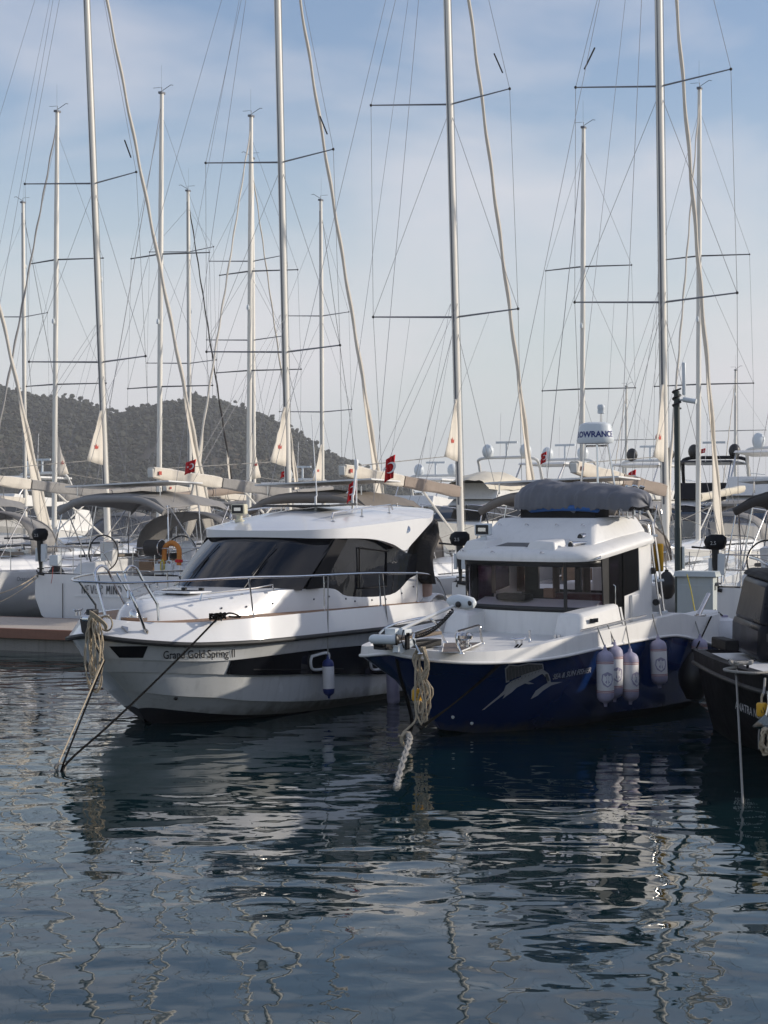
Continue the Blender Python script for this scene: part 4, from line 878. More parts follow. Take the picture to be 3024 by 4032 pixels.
    # radar on tripod
    top = B.at(2344, 1748, S=6.2); r0 = Vector((top.x, 6.2, top.z))
    b = MB()
    for dx, dy in ((-.22, -.05), (.10, -.2), (.27, .08)): b.tube([Vector((r0.x+dx*1.3, 6.2+dy, 2.88)), Vector((r0.x+dx*.7, 6.2+dy*.5, r0.z))], .017)
    b.tube([r0+Vector((-.16, 0, -.03)), r0+Vector((.2, 0, -.03))], .015); pole = b.build('radar_mast', 'steel', t)
    b = MB().lathe([(.16, 0), (.27, .01), (.285, .05), (.27, .12), (.245, .26), (.225, .30), (.15, .325), (.02, .33)], r0, 28); b.build('radar_dome', 'plastic_white', pole)
    MB().tube([r0+Vector((.10, 0, .30)), r0+Vector((.10, 0, .47))], .018).build('light_stem', 'steel', pole)
    b = MB().lathe([(.035, .45), (.055, .46), (.05, .52), (.055, .53), (.055, .57), (.04, .59)], r0+Vector((.10, 0, 0)), 14); b.build('anchor_light', 'plastic_white', pole)
    v, f = text_geo('LOWRANCE', .125, bold=.004, sx=.95); wv = max(a for a, _ in v); pts = []
    for x, y in v:
        an = R(-141)+(x)/.262+R(0); pts.append(r0+Vector((.273*math.cos(an), .273*math.sin(an), .10+y))*1.0+Vector((0, 0, 0)))
    pts = [Vector((r0.x+(p.x-r0.x)*(1-.35*(p.z-r0.z-.12)), r0.y+(p.y-r0.y)*(1-.35*(p.z-r0.z-.12)), p.z)) for p in pts]
    MB().add(pts, f).build('lettering', 'ink_blue', pole)
    # gunwale rail and rod holder at the quarter
    gp = [B.at(*c4(x, y), P=1.30) for x, y in ((262, 1108), (330, 1092), (480, 1058), (640, 1018), (745, 995))]
    MB().tube(gp, .016).build('gunwale_rail', 'steel', t)
    q = B.at(*c4(1135, 980), P=1.28); MB().tube([q+Vector((0, 0, -.03)), q+(B.at(*c4(1215, 835), P=1.28)-q)], .036, n=12).build('quarter_rod_holder', 'steel', t)
    MB().box(q+Vector((-.05, .05, -.03)), (.22, .3, .03)).build('quarter_plate', 'steel', t, bevel=.008)
    b = MB(); b.hexa([(1.0, 7.0, 1.2), (1.30, 7.0, 1.2), (1.26, 8.6, 1.2), (.9, 8.6, 1.2)], [(1.05, 7.05, 1.40), (1.28, 7.05, 1.40), (1.24, 8.55, 1.42), (.95, 8.55, 1.42)]); b.build('quarter_bulwark', 'gelcoat_matt', t, bevel=.03)
    MB().lathe([(.028, 0), (.012, .02), (.012, .12), (.02, .14), (.02, .16)], B.at(*c3(1338, 1225), Z=1.25), 10).build('mooring_post', 'steel', t)
    k1 = B.at(*c3(1255, 1245), Z=1.25); cleat_mb(k1, .26, R(70), 1.2).build('cleat', 'steel', t)
    # painted sailfish and name
    def onh(x, y, o=.008): return bh.on(B, *c3(x, y), off=o)
    fish = [(970, 1750), (1040, 1690), (1100, 1640), (1140, 1600), (1155, 1560), (1200, 1525), (1270, 1495), (1340, 1468), (1400, 1447), (1445, 1440), (1480, 1465), (1497, 1505), (1500, 1535), (1590, 1532), (1500, 1560), (1440, 1600), (1395, 1640), (1345, 1665), (1385, 1600), (1440, 1560), (1476, 1540), (1462, 1495), (1435, 1468), (1390, 1495), (1310, 1540), (1240, 1575), (1200, 1612), (1160, 1640), (1130, 1662), (1150, 1625), (1110, 1652), (1040, 1705), (990, 1745)]
    def deco(pl, nm, m, o):
        b = MB(); P2 = [Vector((x, -y, 0)) for x, y in pl]; tri = tessellate_polygon([P2])
        b.add([onh(x, y, o) for x, y in pl], [tuple(q) for q in tri]); return b.build(nm, m, t)
    deco([(1155, 1540), (1148, 1430), (1180, 1398), (1250, 1405), (1330, 1388), (1440, 1392), (1448, 1436), (1390, 1452), (1300, 1482), (1210, 1520)], 'sailfish_sail_edge', 'silver_print', .006)
    deco([(1163, 1525), (1157, 1436), (1186, 1408), (1250, 1413), (1330, 1397), (1433, 1400), (1440, 1430), (1385, 1446), (1298, 1474), (1205, 1512)], 'sailfish_sail', 'dark_print', .010)
    deco(fish, 'sailfish_body', 'silver_print', .013)
    b = MB()
    for k in range(9): x = 1195+k*26; y = 1538-k*10.5; b.add([onh(x, y, .017), onh(x+5, y+2, .017), onh(x+12, y-16, .017)], [(0, 1, 2)])
    b.add([onh(1455, 1475, .017), onh(1475, 1470, .017), onh(1492, 1520, .017), onh(1478, 1530, .017)], [(0, 1, 2, 3)])
    b.build('sailfish_markings', 'dark_print', t)
    b = MB()
    for k in range(11):
        x = 1172+k*25; b.add([onh(x, 1408 if k > 1 else 1430, .015), onh(x+2.5, 1408 if k > 1 else 1430, .015), onh(x+8.5+k, 1524-k*9, .015), onh(x+6+k, 1526-k*9, .015)], [(0, 1, 2, 3)])
    b.build('sailfish_sail_ribs', 'rope_grey', t)
    deco([(1290, 1540), (1330, 1532), (1372, 1546), (1330, 1550)], 'sailfish_fin', 'silver_print', .016)
    hull_text(lambda x, y: bh.on(B, *c4(x, y), off=.022), 'SEA & SUN FISHER', (50, 1472), (335, 1418), (53, 1434), shear=.3, bold=.02).build('name_lettering', 'silver_print', t)
    for x, y in ((748, 1800), (893, 1848)): MB().ball(onh(x, y, .0), (.02, .035, .03), 8, 6).build('hull_fitting', 'plastic_white', t)
    return t
blue_t = blue()

def tarp():
    L0 = B.at(2043, 2000, S=5.75); R0 = B.at(2490, 1960, S=5.75); n = 100; m = 34; rows = []
    for i in range(n):
        u = i/(n-1); x = lerp(L0.x, R0.x+.25, u)
        e = min(1, math.sqrt(max(0, 1-(2*u-1)**6)))*.9+.1*(0 < i < n-1)
        hh = (.345-.05*math.cos(u*7+1)+.03*math.sin(u*12))*e; hl = .50*e; row = []
        for j in range(m):
            a = lerp(-.25, math.pi+.25, j/(m-1)); y = -math.cos(a)*hl*(1.02 if math.sin(a) < .3 else 1); z = math.sin(a)
            z = (abs(z)**.6)*hh*(1 if z > 0 else -.35)
            wr = noise.noise(Vector((x*11+1.5*math.cos(a), a*.7, 2.7)))*.085*(1.15-math.sin(max(0, a)))+noise.noise(Vector((x*3.5, a*2, 9)))*.03
            row.append(Vector((x+.04*noise.noise(Vector((a*2, x*4, 1))), 5.75+y*(1+wr*1.6), 3.075+z+wr*(.6+.4*abs(math.sin(a))))))
        rows.append(row)
    t = thing('covered_dinghy', 'grey tarpaulin covered dinghy lying across the blue boat\'s roof', 'dinghy'); B.put(t, (0, 5.75, 2.95))
    off = Vector((0, 5.75, 2.95))
    b = MB().loft([[p-off for p in r_] for r_ in rows]); b.fan([p-off for p in rows[0]]); b.fan([p-off for p in rows[-1]]); b.build('cover', 'tarp', t, sharp=60)
    b = MB().tube(cr([(L0.x+.35, -.36, .07), (L0.x+.8, -.46, .10), (L0.x+1.3, -.46, .095), (R0.x-.35, -.40, .07)], 20), [.02]+[.045]*18+[.02], n=12); b.build('tube', 'blue_tube', t)
tarp()

# fenders along the blue boat
FT = [(440, 1228, 'foremost of three, nearest its name', 1675), (512, 1192, 'half hidden between two', 1638), (628, 1242, 'aftmost of three hanging together', 1658), (836, 1150, 'hanging alone amidships', 1535), (1150, 1145, 'hanging at its stern quarter', 1480)]
RT = [(385, 1085), (460, 1065), (590, 1035), (795, 985), (1108, 1012)]
for i, ((x, y, lb, yb), (rx, ry)) in enumerate(zip(FT, RT)):
    P_ = 1.50 if i != 1 else 1.40
    q = B.at(*c4(x, y), P=P_); e = B.at(*c4(rx, ry), P=1.33); bz = B.at(*c4(x, yb), P=P_).z
    fender_caps('fender', 'white and lavender anchor-marked fender on the blue boat, '+lb, 'fenders hung along the boats', B.w(q), q.z-bz, .118, 'fender_white', 'lavender', rope_to=B.w(e), stripes=True, emblem=R((8, 14, 40, 5, 5)[i]))
def round_fender(name, label, c, r, m, k=1.25, rope_to=None, cap='black'):
    t = thing(name, label, 'fender', c, 0, 'round buoy fenders')
    MB().lathe([(.02, -r*k), (r*.5, -r*k*.9), (r*.88, -r*.6), (r, -.1*r), (r*.96, r*.35), (r*.75, r*.8), (r*.4, r*k*.92), (r*.16, r*k*1.02), (.02, r*k*1.1)], n=22).build('ball', m, t)
    MB().lathe([(r*.2, r*k), (r*.2, r*k*1.12), (.01, r*k*1.16)], n=12).build('eye', cap, t)
    if rope_to is not None: MB().tube([(0, 0, r*k), Vector(rope_to)-Vector(c)], .012, n=6).build('lanyard', 'rope_dark', t)
    return t
q = B.at(*c4(1335, 1130), S=8.75); round_fender('round_fender', 'lavender white round fender at the blue boat\'s stern corner', B.w(q), .27, 'fender_white', .95, B.w((1.2, 8.5, 1.42)), 'lavender')
q = B.at(*c4(1110, 1450), P=1.62); round_fender('round_fender', 'big black round fender wedged between the blue and black boats', B.w(q), .24, 'black', 1.5, B.w((1.33, 8.0, 1.35)))

# ropes of the blue boat
kb = W(1600, 2905, 21.0)
k1 = B.w(B.at(*c3(1250, 1245), Z=1.30)); k2 = W(1655, 2870, 20.9)
rope('mooring_rope', 'double black line from the blue boat\'s foredeck cleat down across its hull', sag(k1, k2, .05), .013, 'rope_dark')
rope('mooring_rope', 'second black strand beside the line crossing the blue hull', sag(k1+Vector((.05, -.02, .01)), k2+Vector((.03, 0, .05)), .06), .010, 'rope_dark')
bp = B.w((.02, .1, 1.33)); rope('mooring_rope', 'thick black line hanging from the blue boat\'s bow platform', [bp, bp+Vector((.06, -.03, -.35)), bp+Vector((.22, -.02, -.95)), kb+Vector((.02, 0, .0))], .024, 'rope_dark')
rope('mooring_rope', 'heavy plaited beige rope running into the water below the blue bow', [kb+Vector((.02, 0, .06)), kb+Vector((.04, -.2, -.0)), W(1590, 2985, 19.8), W(1566, 3075, 18.5), W(1562, 3100, 18.1)], .022, 'rope_grey', n=12, twist=.022)
b = MB()
for i in range(3): b.tube([kb+Vector((math.cos(a)*(.05+.01*i), -.03+.02*i, math.sin(a)*.09-.02)) for a in [j*.5 for j in range(13)]], .015, n=6)
b.tube([kb+Vector((-.02, 0, 0)), kb+Vector((-.10, -.02, .03))], .014)
tag(b.build('rope_knot', 'rope_cream'), 'beige knot where the blue boat\'s bow lines meet', 'knot')
b = coil('c', '', B, (.52, -.02, 1.34), .24, 1.02, 8, .0125, 'rope_cream', 5, cross=True)
b.tube(cr([(.44, -.04, 1.30), (.46, -.12, 1.0), (.43, -.08, .6), (.42, -.06, .40), (.30, -.2, .24)], 20), .015)
tag(B.put(b.build('rope_coil', 'rope_cream')), 'figure-of-eight beige rope coil hanging over the blue boat\'s bow', 'rope coil', 'hanging rope coils')
def float_(name, label, c, r, h):
    t = thing(name, label, 'float', c, 0, 'yellow rope floats')
    MB().lathe([(r*.3, -h*.5), (r*.85, -h*.5), (r, -h*.4), (r, h*.4), (r*.85, h*.5), (r*.3, h*.5)], n=18).build('body', 'yellow', t)
    MB().tube([(0, 0, h*.45), (0, 0, h*.9), (.01, 0, h*1.2)], .012).build('strop', 'rope_cream', t)
    MB().tube([(-.02, -r*.99-.003, .0), (-.01, -r-.004, -.03), (.02, -r*.99-.003, -.02), (.0, -r-.004, .03)], .004, n=4).build('pen_mark', 'ink', t)
    return t
float_('rope_float', 'yellow float threaded on the blue boat\'s hanging coil', B.w(B.at(*c3(495, 1628), P=.42)+Vector((0, -.08, 0))), .068, .15)

# ---------------------------------------------------------------- black boat at the right edge
K = Frame(2, 5.45, 16.6)
kh = Hull([
 [(0, 0, 1.30), (.12, .35, 1.285), (.4, .70, 1.265), (.85, 1.0, 1.24), (1.5, 1.24, 1.21), (2.4, 1.35, 1.18), (3.6, 1.40, 1.15), (4.8, 1.42, 1.125), (6.4, 1.40, 1.10)],
 [(.05, 0, 1.08), (.17, .33, 1.07), (.45, .67, 1.05), (.9, .97, 1.03), (1.55, 1.20, 1.0), (2.4, 1.32, .98), (3.6, 1.38, .96), (4.8, 1.40, .94), (6.4, 1.38, .92)],
 [(.10, 0, 1.05), (.22, .31, 1.04), (.5, .63, 1.02), (.95, .92, 1.0), (1.58, 1.14, .97), (2.4, 1.26, .95), (3.6, 1.33, .93), (4.8, 1.36, .91), (6.4, 1.34, .89)],
 [(.85, 0, .55), (1.0, .22, .55), (1.3, .45, .54), (1.75, .70, .53), (2.3, .88, .52), (3.0, 1.03, .51), (3.9, 1.16, .50), (4.9, 1.25, .49), (6.4, 1.25, .48)],
 [(1.9, 0, .05), (2.1, .12, .05), (2.4, .28, .05), (2.8, .45, .04), (3.3, .62, .03), (3.9, .80, .02), (4.5, .95, .01), (5.2, 1.08, 0), (6.4, 1.12, 0)],
 [(2.2, 0, -.2), (2.3, .05, -.2), (2.6, .15, -.2), (3, .25, -.2), (3.5, .4, -.2), (4, .5, -.2), (4.6, .6, -.2), (5.3, .7, -.2), (6.4, .7, -.2)]], 46)
def black_boat():
    t = thing('black_workboat', 'matt black boat with small black wheelhouse at the right edge', 'motorboat', group='motor boats moored bow out'); K.put(t)
    Ls = kh.L; mir = lambda l, sg: [Vector((p.x*sg, p.y, p.z)) for p in l]
    b = kh.band(1, 5); tr = [Vector((p[-1].x*s_, 6.4, p[-1].z)) for s_, seq in ((1, Ls), (-1, Ls[::-1])) for p in seq]; b.fan(tr)
    b.build('hull', 'charcoal', t); b2 = kh.band(0, 1); b2.add(b.v, b.f); kh.set_bvh(b2)
    b = kh.band(0, 1); r0 = [mir(Ls[0], sg) for sg in (1, -1)]
    for sg in (1, -1): b.loft([mir(Ls[0], sg), [Vector((max(0, p.x-.14)*sg, p.y+.12*(p.y < 1.2), p.z+.003)) for p in Ls[0]]])
    b.build('bulwark', 'charcoal', t)
    b = MB()
    for sg in (1, -1):
        q = [Vector((max(0, p.x-.14)*sg, p.y+.12*(p.y < 1.2), p.z-.002)) for p in Ls[0]]; q2 = [Vector((p.x, p.y, p.z-.05)) for p in q]; b.loft([q, q2, [Vector((0, p.y, p.z+.02)) for p in q2]])
    b.build('deck', 'gelcoat_matt', t)
    b = MB(); n = [Vector((p.x+.02, p.y, p.z)) for p in Ls[1]]; b.tube([Vector((-p.x, p.y, p.z)) for p in n[::-1]]+n[1:], .03); b.build('rub_rail', 'rubber', t)
    b = MB(); b.hexa([(-.88, 4.45, 1.10), (1.02, 4.45, 1.10), (1.05, 6.3, 1.1), (-.9, 6.3, 1.1)], [(-.87, 4.37, 1.58), (.98, 4.37, 1.58), (1.02, 6.3, 1.6), (-.89, 6.3, 1.6)]); cab = b.build('cabin', 'charcoal_gloss', t, bevel=.09)
    b = MB(); b.hexa([(-.865, 4.38, 1.54), (.98, 4.38, 1.54), (1.0, 6.2, 1.54), (-.88, 6.2, 1.54)], [(-.70, 4.72, 2.10), (.82, 4.72, 2.10), (.86, 6.2, 2.16), (-.74, 6.2, 2.16)]); b.build('cabin_top', 'charcoal_gloss', t, bevel=.08)
    b = MB(); b.hexa([(-.70, 4.66, 2.09), (.84, 4.66, 2.09), (.9, 6.3, 2.15), (-.76, 6.3, 2.15)], [(-.60, 4.78, 2.19), (.74, 4.78, 2.19), (.8, 6.3, 2.24), (-.66, 6.3, 2.24)]); b.build('cabin_roof', 'charcoal', t, bevel=.05)
    f = lambda x, u, o=0: Vector((x*(1-.17*u)+.05, 4.375+.36*u-o, 1.55+.55*u))
    for x0, x1 in ((-.80, -.08), (.08, .80)): MB().loft([[f(x0, .06, .012), f(x1, .06, .012)], [f(x0, .92, .012), f(x1, .92, .012)]]).build('front_window', 'black_glass', t, solid=.01)
    for x in (-.66, .15): MB().tube([f(x, .0, .03), f(x+.15, .5, .035)], .010).build('wiper', 'black', t)
    MB().tube([(-.62, 4.80, 2.17), (-.62, 4.9, 2.27), (-.64, 5.6, 2.36), (-.66, 6.2, 2.38)], .016).build('roof_rail', 'steel', t)
    MB().box((-.55, 4.28, 1.42), (.5, .02, .10)).build('vent', 'black', t, bevel=.004)
    MB().box((-1.18, 5.1, 1.28), (.18, .7, .14), (0, 0, R(6))).build('side_bollard_box', 'charcoal', t, bevel=.02)
    q = K.at(*ca(560, 1195), Z=1.2); k_ = cleat_mb(q, .34, R(10), 1.3).build('cleat', 'charcoal_gloss', t)
    def onk(x, y, o=.022):
        P = 1.2
        for _ in range(16):
            w_ = K.at(*ca(x, y), P=-P); P = .5*P+.5*(kh.surf(w_.y, w_.z)+o)
        return w_
    hull_text(onk, 'ANATRA NERA', (483, 1632), (800, 1766), (483, 1545), bold=.01).build('name_lettering', 'fender_white', t)
    return onk
onk = black_boat()
q = K.w(K.at(*ca(500, 1215), Z=1.21)); e1 = W(2925, 3163, 17.16)
rope('mooring_rope', 'grey line from the black boat\'s foredeck cleat straight down to the water', [q, K.w(onk(490, 1262, .03)), K.w(onk(497, 1300, .04)), W(2912, 2900, 18.1), e1, e1+Vector((.02, -.05, -.15))], .013, 'rope_grey', smooth=False)
b = MB(); q = K.at(*ca(550, 1180), Z=1.24)
b.tube(cr([q+Vector((.13*math.cos(i*1.7), .06*math.sin(i*2.3), .05+.03*math.sin(i*3.1))) for i in range(18)], 90), .017, n=6)
b.tube(cr([q+Vector((-.05, 0, 0)), q+Vector((-.2, -.03, -.03)), K.at(*ca(640, 1245), Z=1.2), K.at(*ca(841, 1235), Z=1.2), K.at(*ca(900, 1200), Z=1.2)], 20), .016)
tag(K.put(b.build('coiled_rope', 'rope_grey')), 'grey line knotted over the black boat\'s cleat', 'rope', 'ropes made up on deck')
fy = W(2999, 2794, 17.6); float_('rope_float', 'yellow float marked in black ink hanging off the black boat\'s bow', fy, .056, .14)
rope('float_line', 'grey line holding the yellow float at the black boat\'s bow', [W(3012, 2672, 18.0), W(3008, 2720, 17.8), fy+Vector((0, 0, .13))], .014, 'rope_grey', 'float lines')
rope('float_line', 'short frayed line below the yellow float at the right edge', [fy+Vector((.02, 0, -.08)), W(2989, 2880, 17.6), W(2988, 2950, 17.6)], .009, 'rope_grey', 'float lines')
an = thing('anchor', 'galvanised plough anchor under the yellow float at the right edge', 'anchor', W(3012, 2850, 17.5))
MB().prism([(-.13, 0, -.02), (.0, 0, .10), (.13, .02, -.02), (.02, .10, -.07)], (0, .015, -.015)).build('fluke', 'steel', an)
MB().tube([(0, .02, .02), (.05, .03, .22), (.04, .03, .34)], .014).build('shank', 'steel', an)
b = coil('c', '', K, (0, 0, 0), .12, .28, 5, .012, 'rope_cream', 9)
tag(b.build('rope_coil', 'rope_cream', loc=W(3014, 2868, 17.4)), 'small tan rope coil below the anchor at the right edge', 'rope coil', 'hanging rope coils')

# ---------------------------------------------------------------- pole, cabinet and hose on the pontoon
t = thing('camera_pole', 'tall dark green pole with a camera on top behind the blue boat', 'pole', (5.56, 31.4, .49)); t.rotation_euler = (0, R(-.55), 0)
MB().lathe([(.17, 0), (.17, .03), (.075, .05), (.068, 2.2), (.060, 2.22), (.055, 4.78), (.03, 4.80)], n=18).build('post', 'green_paint', t)
b = MB(); b.tube(cr([(.075*math.cos(i*1.1), .075*math.sin(i*1.1), 4.46+i*.022) for i in range(18)], 80), .018, n=6); b.build('cable_wrap', 'black', t)
MB().box((.14, 0, 5.02), (.07, .05, .62)).build('antenna_panel', 'plastic_white', t, bevel=.02)
b = MB(); b.tube([(0, 0, 4.62), (.16, -.02, 4.62)], .018); b.tube([(.12, -.02, 4.63), (.34, -.14, 4.58)], .05, n=12); b.build('camera', 'plastic_white', t)
MB().box((.09, -.03, 1.65), (.05, .06, .42)).build('conduit_box', 'cabinet', t, bevel=.008)
t = thing('service_cabinet', 'pale grey metal service cabinet standing on the pontoon', 'cabinet', (5.78, 30.75, .492), -R(22))
MB().box((0, 0, .66), (.66, .40, 1.32)).build('body', 'cabinet', t, bevel=.006)
b = MB(); b.hexa([(-.40, -.26, 1.32), (.40, -.26, 1.32), (.40, .26, 1.32), (-.40, .26, 1.32)], [(-.37, -.22, 1.42), (.37, -.22, 1.42), (.37, .22, 1.42), (-.37, .22, 1.42)]); b.build('lid', 'cabinet', t, bevel=.01)
for x in (-.05, .05): MB().box((.333, x, 1.12), (.008, .03, .10)).build('vent_slot', 'black', t)
MB().box((0, -.203, .62), (.56, .012, 1.1)).build('door', 'cabinet', t, bevel=.004)
MB().tube([(.34, 0, 1.18), (.40, 0, 1.18)], .035).build('socket', 'spar_grey', t)
rope('hose', 'thin yellow cord hanging down the front of the grey cabinet', [W(2705, 2262, 30.4), W(2722, 2330, 30.3), W(2735, 2400, 30.2), W(2748, 2440, 30.1), W(2755, 2470, 30.0)], .010, 'rope_yellow', 'cords', 'cord')

# ---------------------------------------------------------------- cruising yachts, stern to the pontoon
sail_lines = [
 [(0, 2.08, 1.50), (2, 2.20, 1.46), (5, 2.24, 1.45), (8, 2.02, 1.50), (11, 1.35, 1.58), (13, .55, 1.68), (14, .04, 1.76)],
 [(0, 2.10, .95), (2, 2.22, .92), (5, 2.24, .92), (8, 1.98, .95), (11, 1.26, 1.0), (12.95, .48, 1.05), (13.9, .03, 1.1)],
 [(0, 1.90, .50), (2, 2.05, .45), (5, 2.10, .42), (8, 1.80, .42), (11, 1.08, .45), (12.85, .38, .48), (13.75, .03, .5)],
 [(0, 1.45, .16), (2, 1.70, .10), (5, 1.80, .06), (8, 1.45, .06), (11, .8, .08), (12.75, .25, .1), (13.6, .02, .12)],
 [(0, .9, .0), (2, 1.2, -.1), (5, 1.3, -.2), (8, 1.0, -.2), (11, .5, -.2), (12.6, .15, -.2), (13.5, .01, -.2)]]
def yacht(label, fr, rake, top, sp, near=True, canvas='canvas_grey', boomcol='canvas_grey', group='sailing yachts stern to the pontoon', forestay=True, bimini=True, mx=0, wheels=True, boom=True, hullm='gelcoat', panel=True, clew=True, spl=2.1, sail='sailcloth', LEN=14.0, mast_y=8.9):
    t = thing('sailing_yacht', label, 'sailboat', group=group); fr.put(t)
    wr = .007 if near else .0065
    L_ = [cr([(p, s_*LEN/14, z) for s_, p, z in l], 30) for l in sail_lines]; b = MB()
    for sg in (1, -1): b.loft([[Vector((p.x*sg, p.y, p.z)) for p in l] for l in L_])
    tr = [Vector((l[0].x*s_, l[0].y, l[0].z)) for s_, seq in ((1, L_), (-1, L_[::-1])) for l in seq]; b.fan(tr, Vector((0, -.02, .8))); b.build('hull', hullm, t, sharp=30)
    # deck with cockpit well, coachroof
    b = MB()
    D = L_[0]
    for sg in (1, -1): b.loft([[Vector((p.x*sg, p.y, p.z)) for p in D], [Vector((p.x*sg*.96, p.y, p.z+.035)) for p in D], [Vector((p.x*sg*.60, p.y, p.z+.03)) for p in D], [Vector((0, p.y, p.z+(.05 if p.y > 3.6 else -.02))) for p in D]])
    b.build('deck', 'gelcoat', t)
    cro = [cr([(1.35, 3.4, 1.5), (1.40, 5.5, 1.5), (1.2, 8, 1.53), (.8, 10.3, 1.6), (.3, 11.3, 1.65), (.02, 11.5, 1.68)], 20), cr([(1.22, 3.4, 1.88), (1.28, 5.5, 1.90), (1.05, 8, 1.88), (.66, 10.2, 1.78), (.22, 11.2, 1.70), (.015, 11.35, 1.70)], 20)]
    b = MB()
    for sg in (1, -1): b.loft([[Vector((p.x*sg, p.y, p.z)) for p in cro[0]], [Vector((p.x*sg, p.y, p.z)) for p in cro[1]], [Vector((0, p.y, p.z+.10)) for p in cro[1]]])
    b.build('coachroof', 'gelcoat', t, sharp=50)
    b = MB()
    for sg in (1, -1): b.loft([[Vector((sg*(cro[0][i].x*.35+cro[1][i].x*.65+.012), cro[0][i].y, lerp(cro[0][i].z, cro[1][i].z, k))) for i in range(4, 13)] for k in (.35, .75)])
    b.build('coachroof_window', 'dark_glass', t)
    for sg in (1, -1):
        b = MB(); b.hexa([(sg*.95, .9, 1.45), (sg*1.7, .9, 1.45), (sg*1.75, 3.6, 1.45), (sg*.95, 3.6, 1.45)], [(sg*1.02, 1.0, 1.78), (sg*1.55, 1.0, 1.74), (sg*1.45, 3.55, 1.86), (sg*1.0, 3.55, 1.88)]); b.build('coaming', 'gelcoat', t, bevel=.04)
    MB().box((0, 2.3, 1.66), (.42, 1.3, .32)).build('cockpit_table', 'wood', t, bevel=.02)
    # mast, spreaders, rigging
    mb = Vector((mx, mast_y, 1.9)); md = Vector((0, -rake, 1)); at = lambda z: mb+md*(z-1.9)
    tp = at(top)
    b = MB().tube([at(1.9), at(1.9+(top-1.9)*.75), tp], [.096, .096, .078] if near else [.10, .10, .075], n=12, sq=1.0); m_ = b.build('mast', 'spar', t)
    MB().tube([at(3.2)+Vector((-.012, -.075, 0)), at(top-.5)+Vector((-.012, -.058, 0))], .036, n=6).build('sail_track', 'spar_grey', m_)
    sw = .35; tips = {}
    for k, (z, l) in enumerate(sp):
        for sg in (1, -1):
            e = at(z)+Vector((sg*l, -sw*l, .03)); tips[(k, sg)] = e
            MB().tube([at(z)+Vector((sg*.08, 0, 0)), e], [.038, .026], n=8, sq=.5).build('spreader', 'spar_grey', t)
            MB().ball(e, .04 if near else .035, 8, 6).build('spreader_tip', 'black', t)
    for sg in (1, -1):
        ch = Vector((sg*2.0, mast_y-.5, 1.5)); seq = [ch]+[tips[(k, sg)] for k in range(len(sp))]+[at(top-.6 if near else top-.8)]
        for a, c_ in zip(seq, seq[1:]): MB().tube([a, c_], wr, n=4).build('shroud', 'wire', t)
        MB().tube([ch+Vector((-sg*.2, -.1, 0)), at(sp[0][0]-.15)], wr, n=4).build('shroud', 'wire', t)
        for k in range(len(sp)-1): MB().tube([tips[(k, sg)], at(sp[k+1][0]-.15)], wr, n=4).build('shroud', 'wire', t)
        if len(sp) > 1: pass
        bs = Vector((sg*1.5, .15, 1.5))
        if near: MB().tube([bs, at(top)+Vector((0, -.15, 0))], wr, n=4).build('backstay', 'wire', t)
        if near:
            a = tips[(0, sg)].lerp(at(sp[0][0]), .45); MB().tube([a, Vector((sg*.3, 4.5, 2.2))], .004, n=4).build('flag_halyard', 'wire', t)
    a, c_ = tips[(1, 1 if fr.o.x < 3 else -1)] if len(sp) > 1 else tp, at(sp[-1][0]+4.2)
    if near: d = (c_-a).normalized(); MB().tube([a+d*.5, a+d*1.1], .022, n=6).build('stay_roller', 'black', t)
    b = MB(); b.tube([tp, tp+Vector((0, 0, .25))], .012); b.tube([tp+Vector((-.03, .0, .12)), tp+Vector((-.35, -.1, .33)), tp+Vector((-.45, -.1, .30))], .012); b.tube([tp+Vector((.05, 0, .25)), tp+Vector((.35, .05, .25))], .008); b.box(tp+Vector((0, 0, .03)), (.16, .26, .08)); b.tube([tp+Vector((.02, 0, .2)), tp+Vector((.02, 0, 1.1))], .004, n=4)
    b.build('wind_sensor', 'spar_grey', t)
    MB().lathe([(.05, 0), (.06, .06), (.05, .16), (.02, .2)], at(sp[0][0]+2.4)+Vector((.0, .16, 0)), 10).build('steaming_light', 'plastic_white', t)
    if forestay == 'wire': MB().tube([Vector((0, LEN-.45, 1.9)), at(top-.35)], .014, n=5).build('forestay', 'wire', t)
    elif forestay:
        f0 = Vector((0, LEN-.45, 1.9)); f1 = at(top-.35); pts = []; rr = []
        for i in range(90):
            u = i/89; p = f0.lerp(f1, u)+Vector((0, 0, 0))-Vector((0, .0, .05))*math.sin(u*math.pi); an = u*70
            pts.append(p+Vector((math.cos(an), math.sin(an), 0))*.012); rr.append((.072-.036*u)*(1 if near else .72)*(1+.12*math.sin(an*1.0)))
        MB().tube(pts, rr, n=8).build('furled_headsail', sail, t)
        b = MB(); p0, p1, p2 = f0.lerp(f1, .27), f0.lerp(f1, .055), f0.lerp(f1, .0)+Vector((0, 0, .15))
        rows = []
        for i in range(9):
            u = i/8; a = p0.lerp(p2, u); w_ = .62*min(1, u*1.25)*(1 if u < .8 else 1-(u-.8)*3.6); rows.append([a+Vector((.03*math.sin(u*9+k), -w_*k/4, -.05*k)) for k in range(5)])
        b.loft(rows); b.build('headsail_clew', 'sailcloth', t, solid=.012)
        for sg in (1, -1): MB().tube([rows[6][4], Vector((sg*1.5, 6, 1.6))], .010, n=5).build('sheet', 'rope_grey', t)
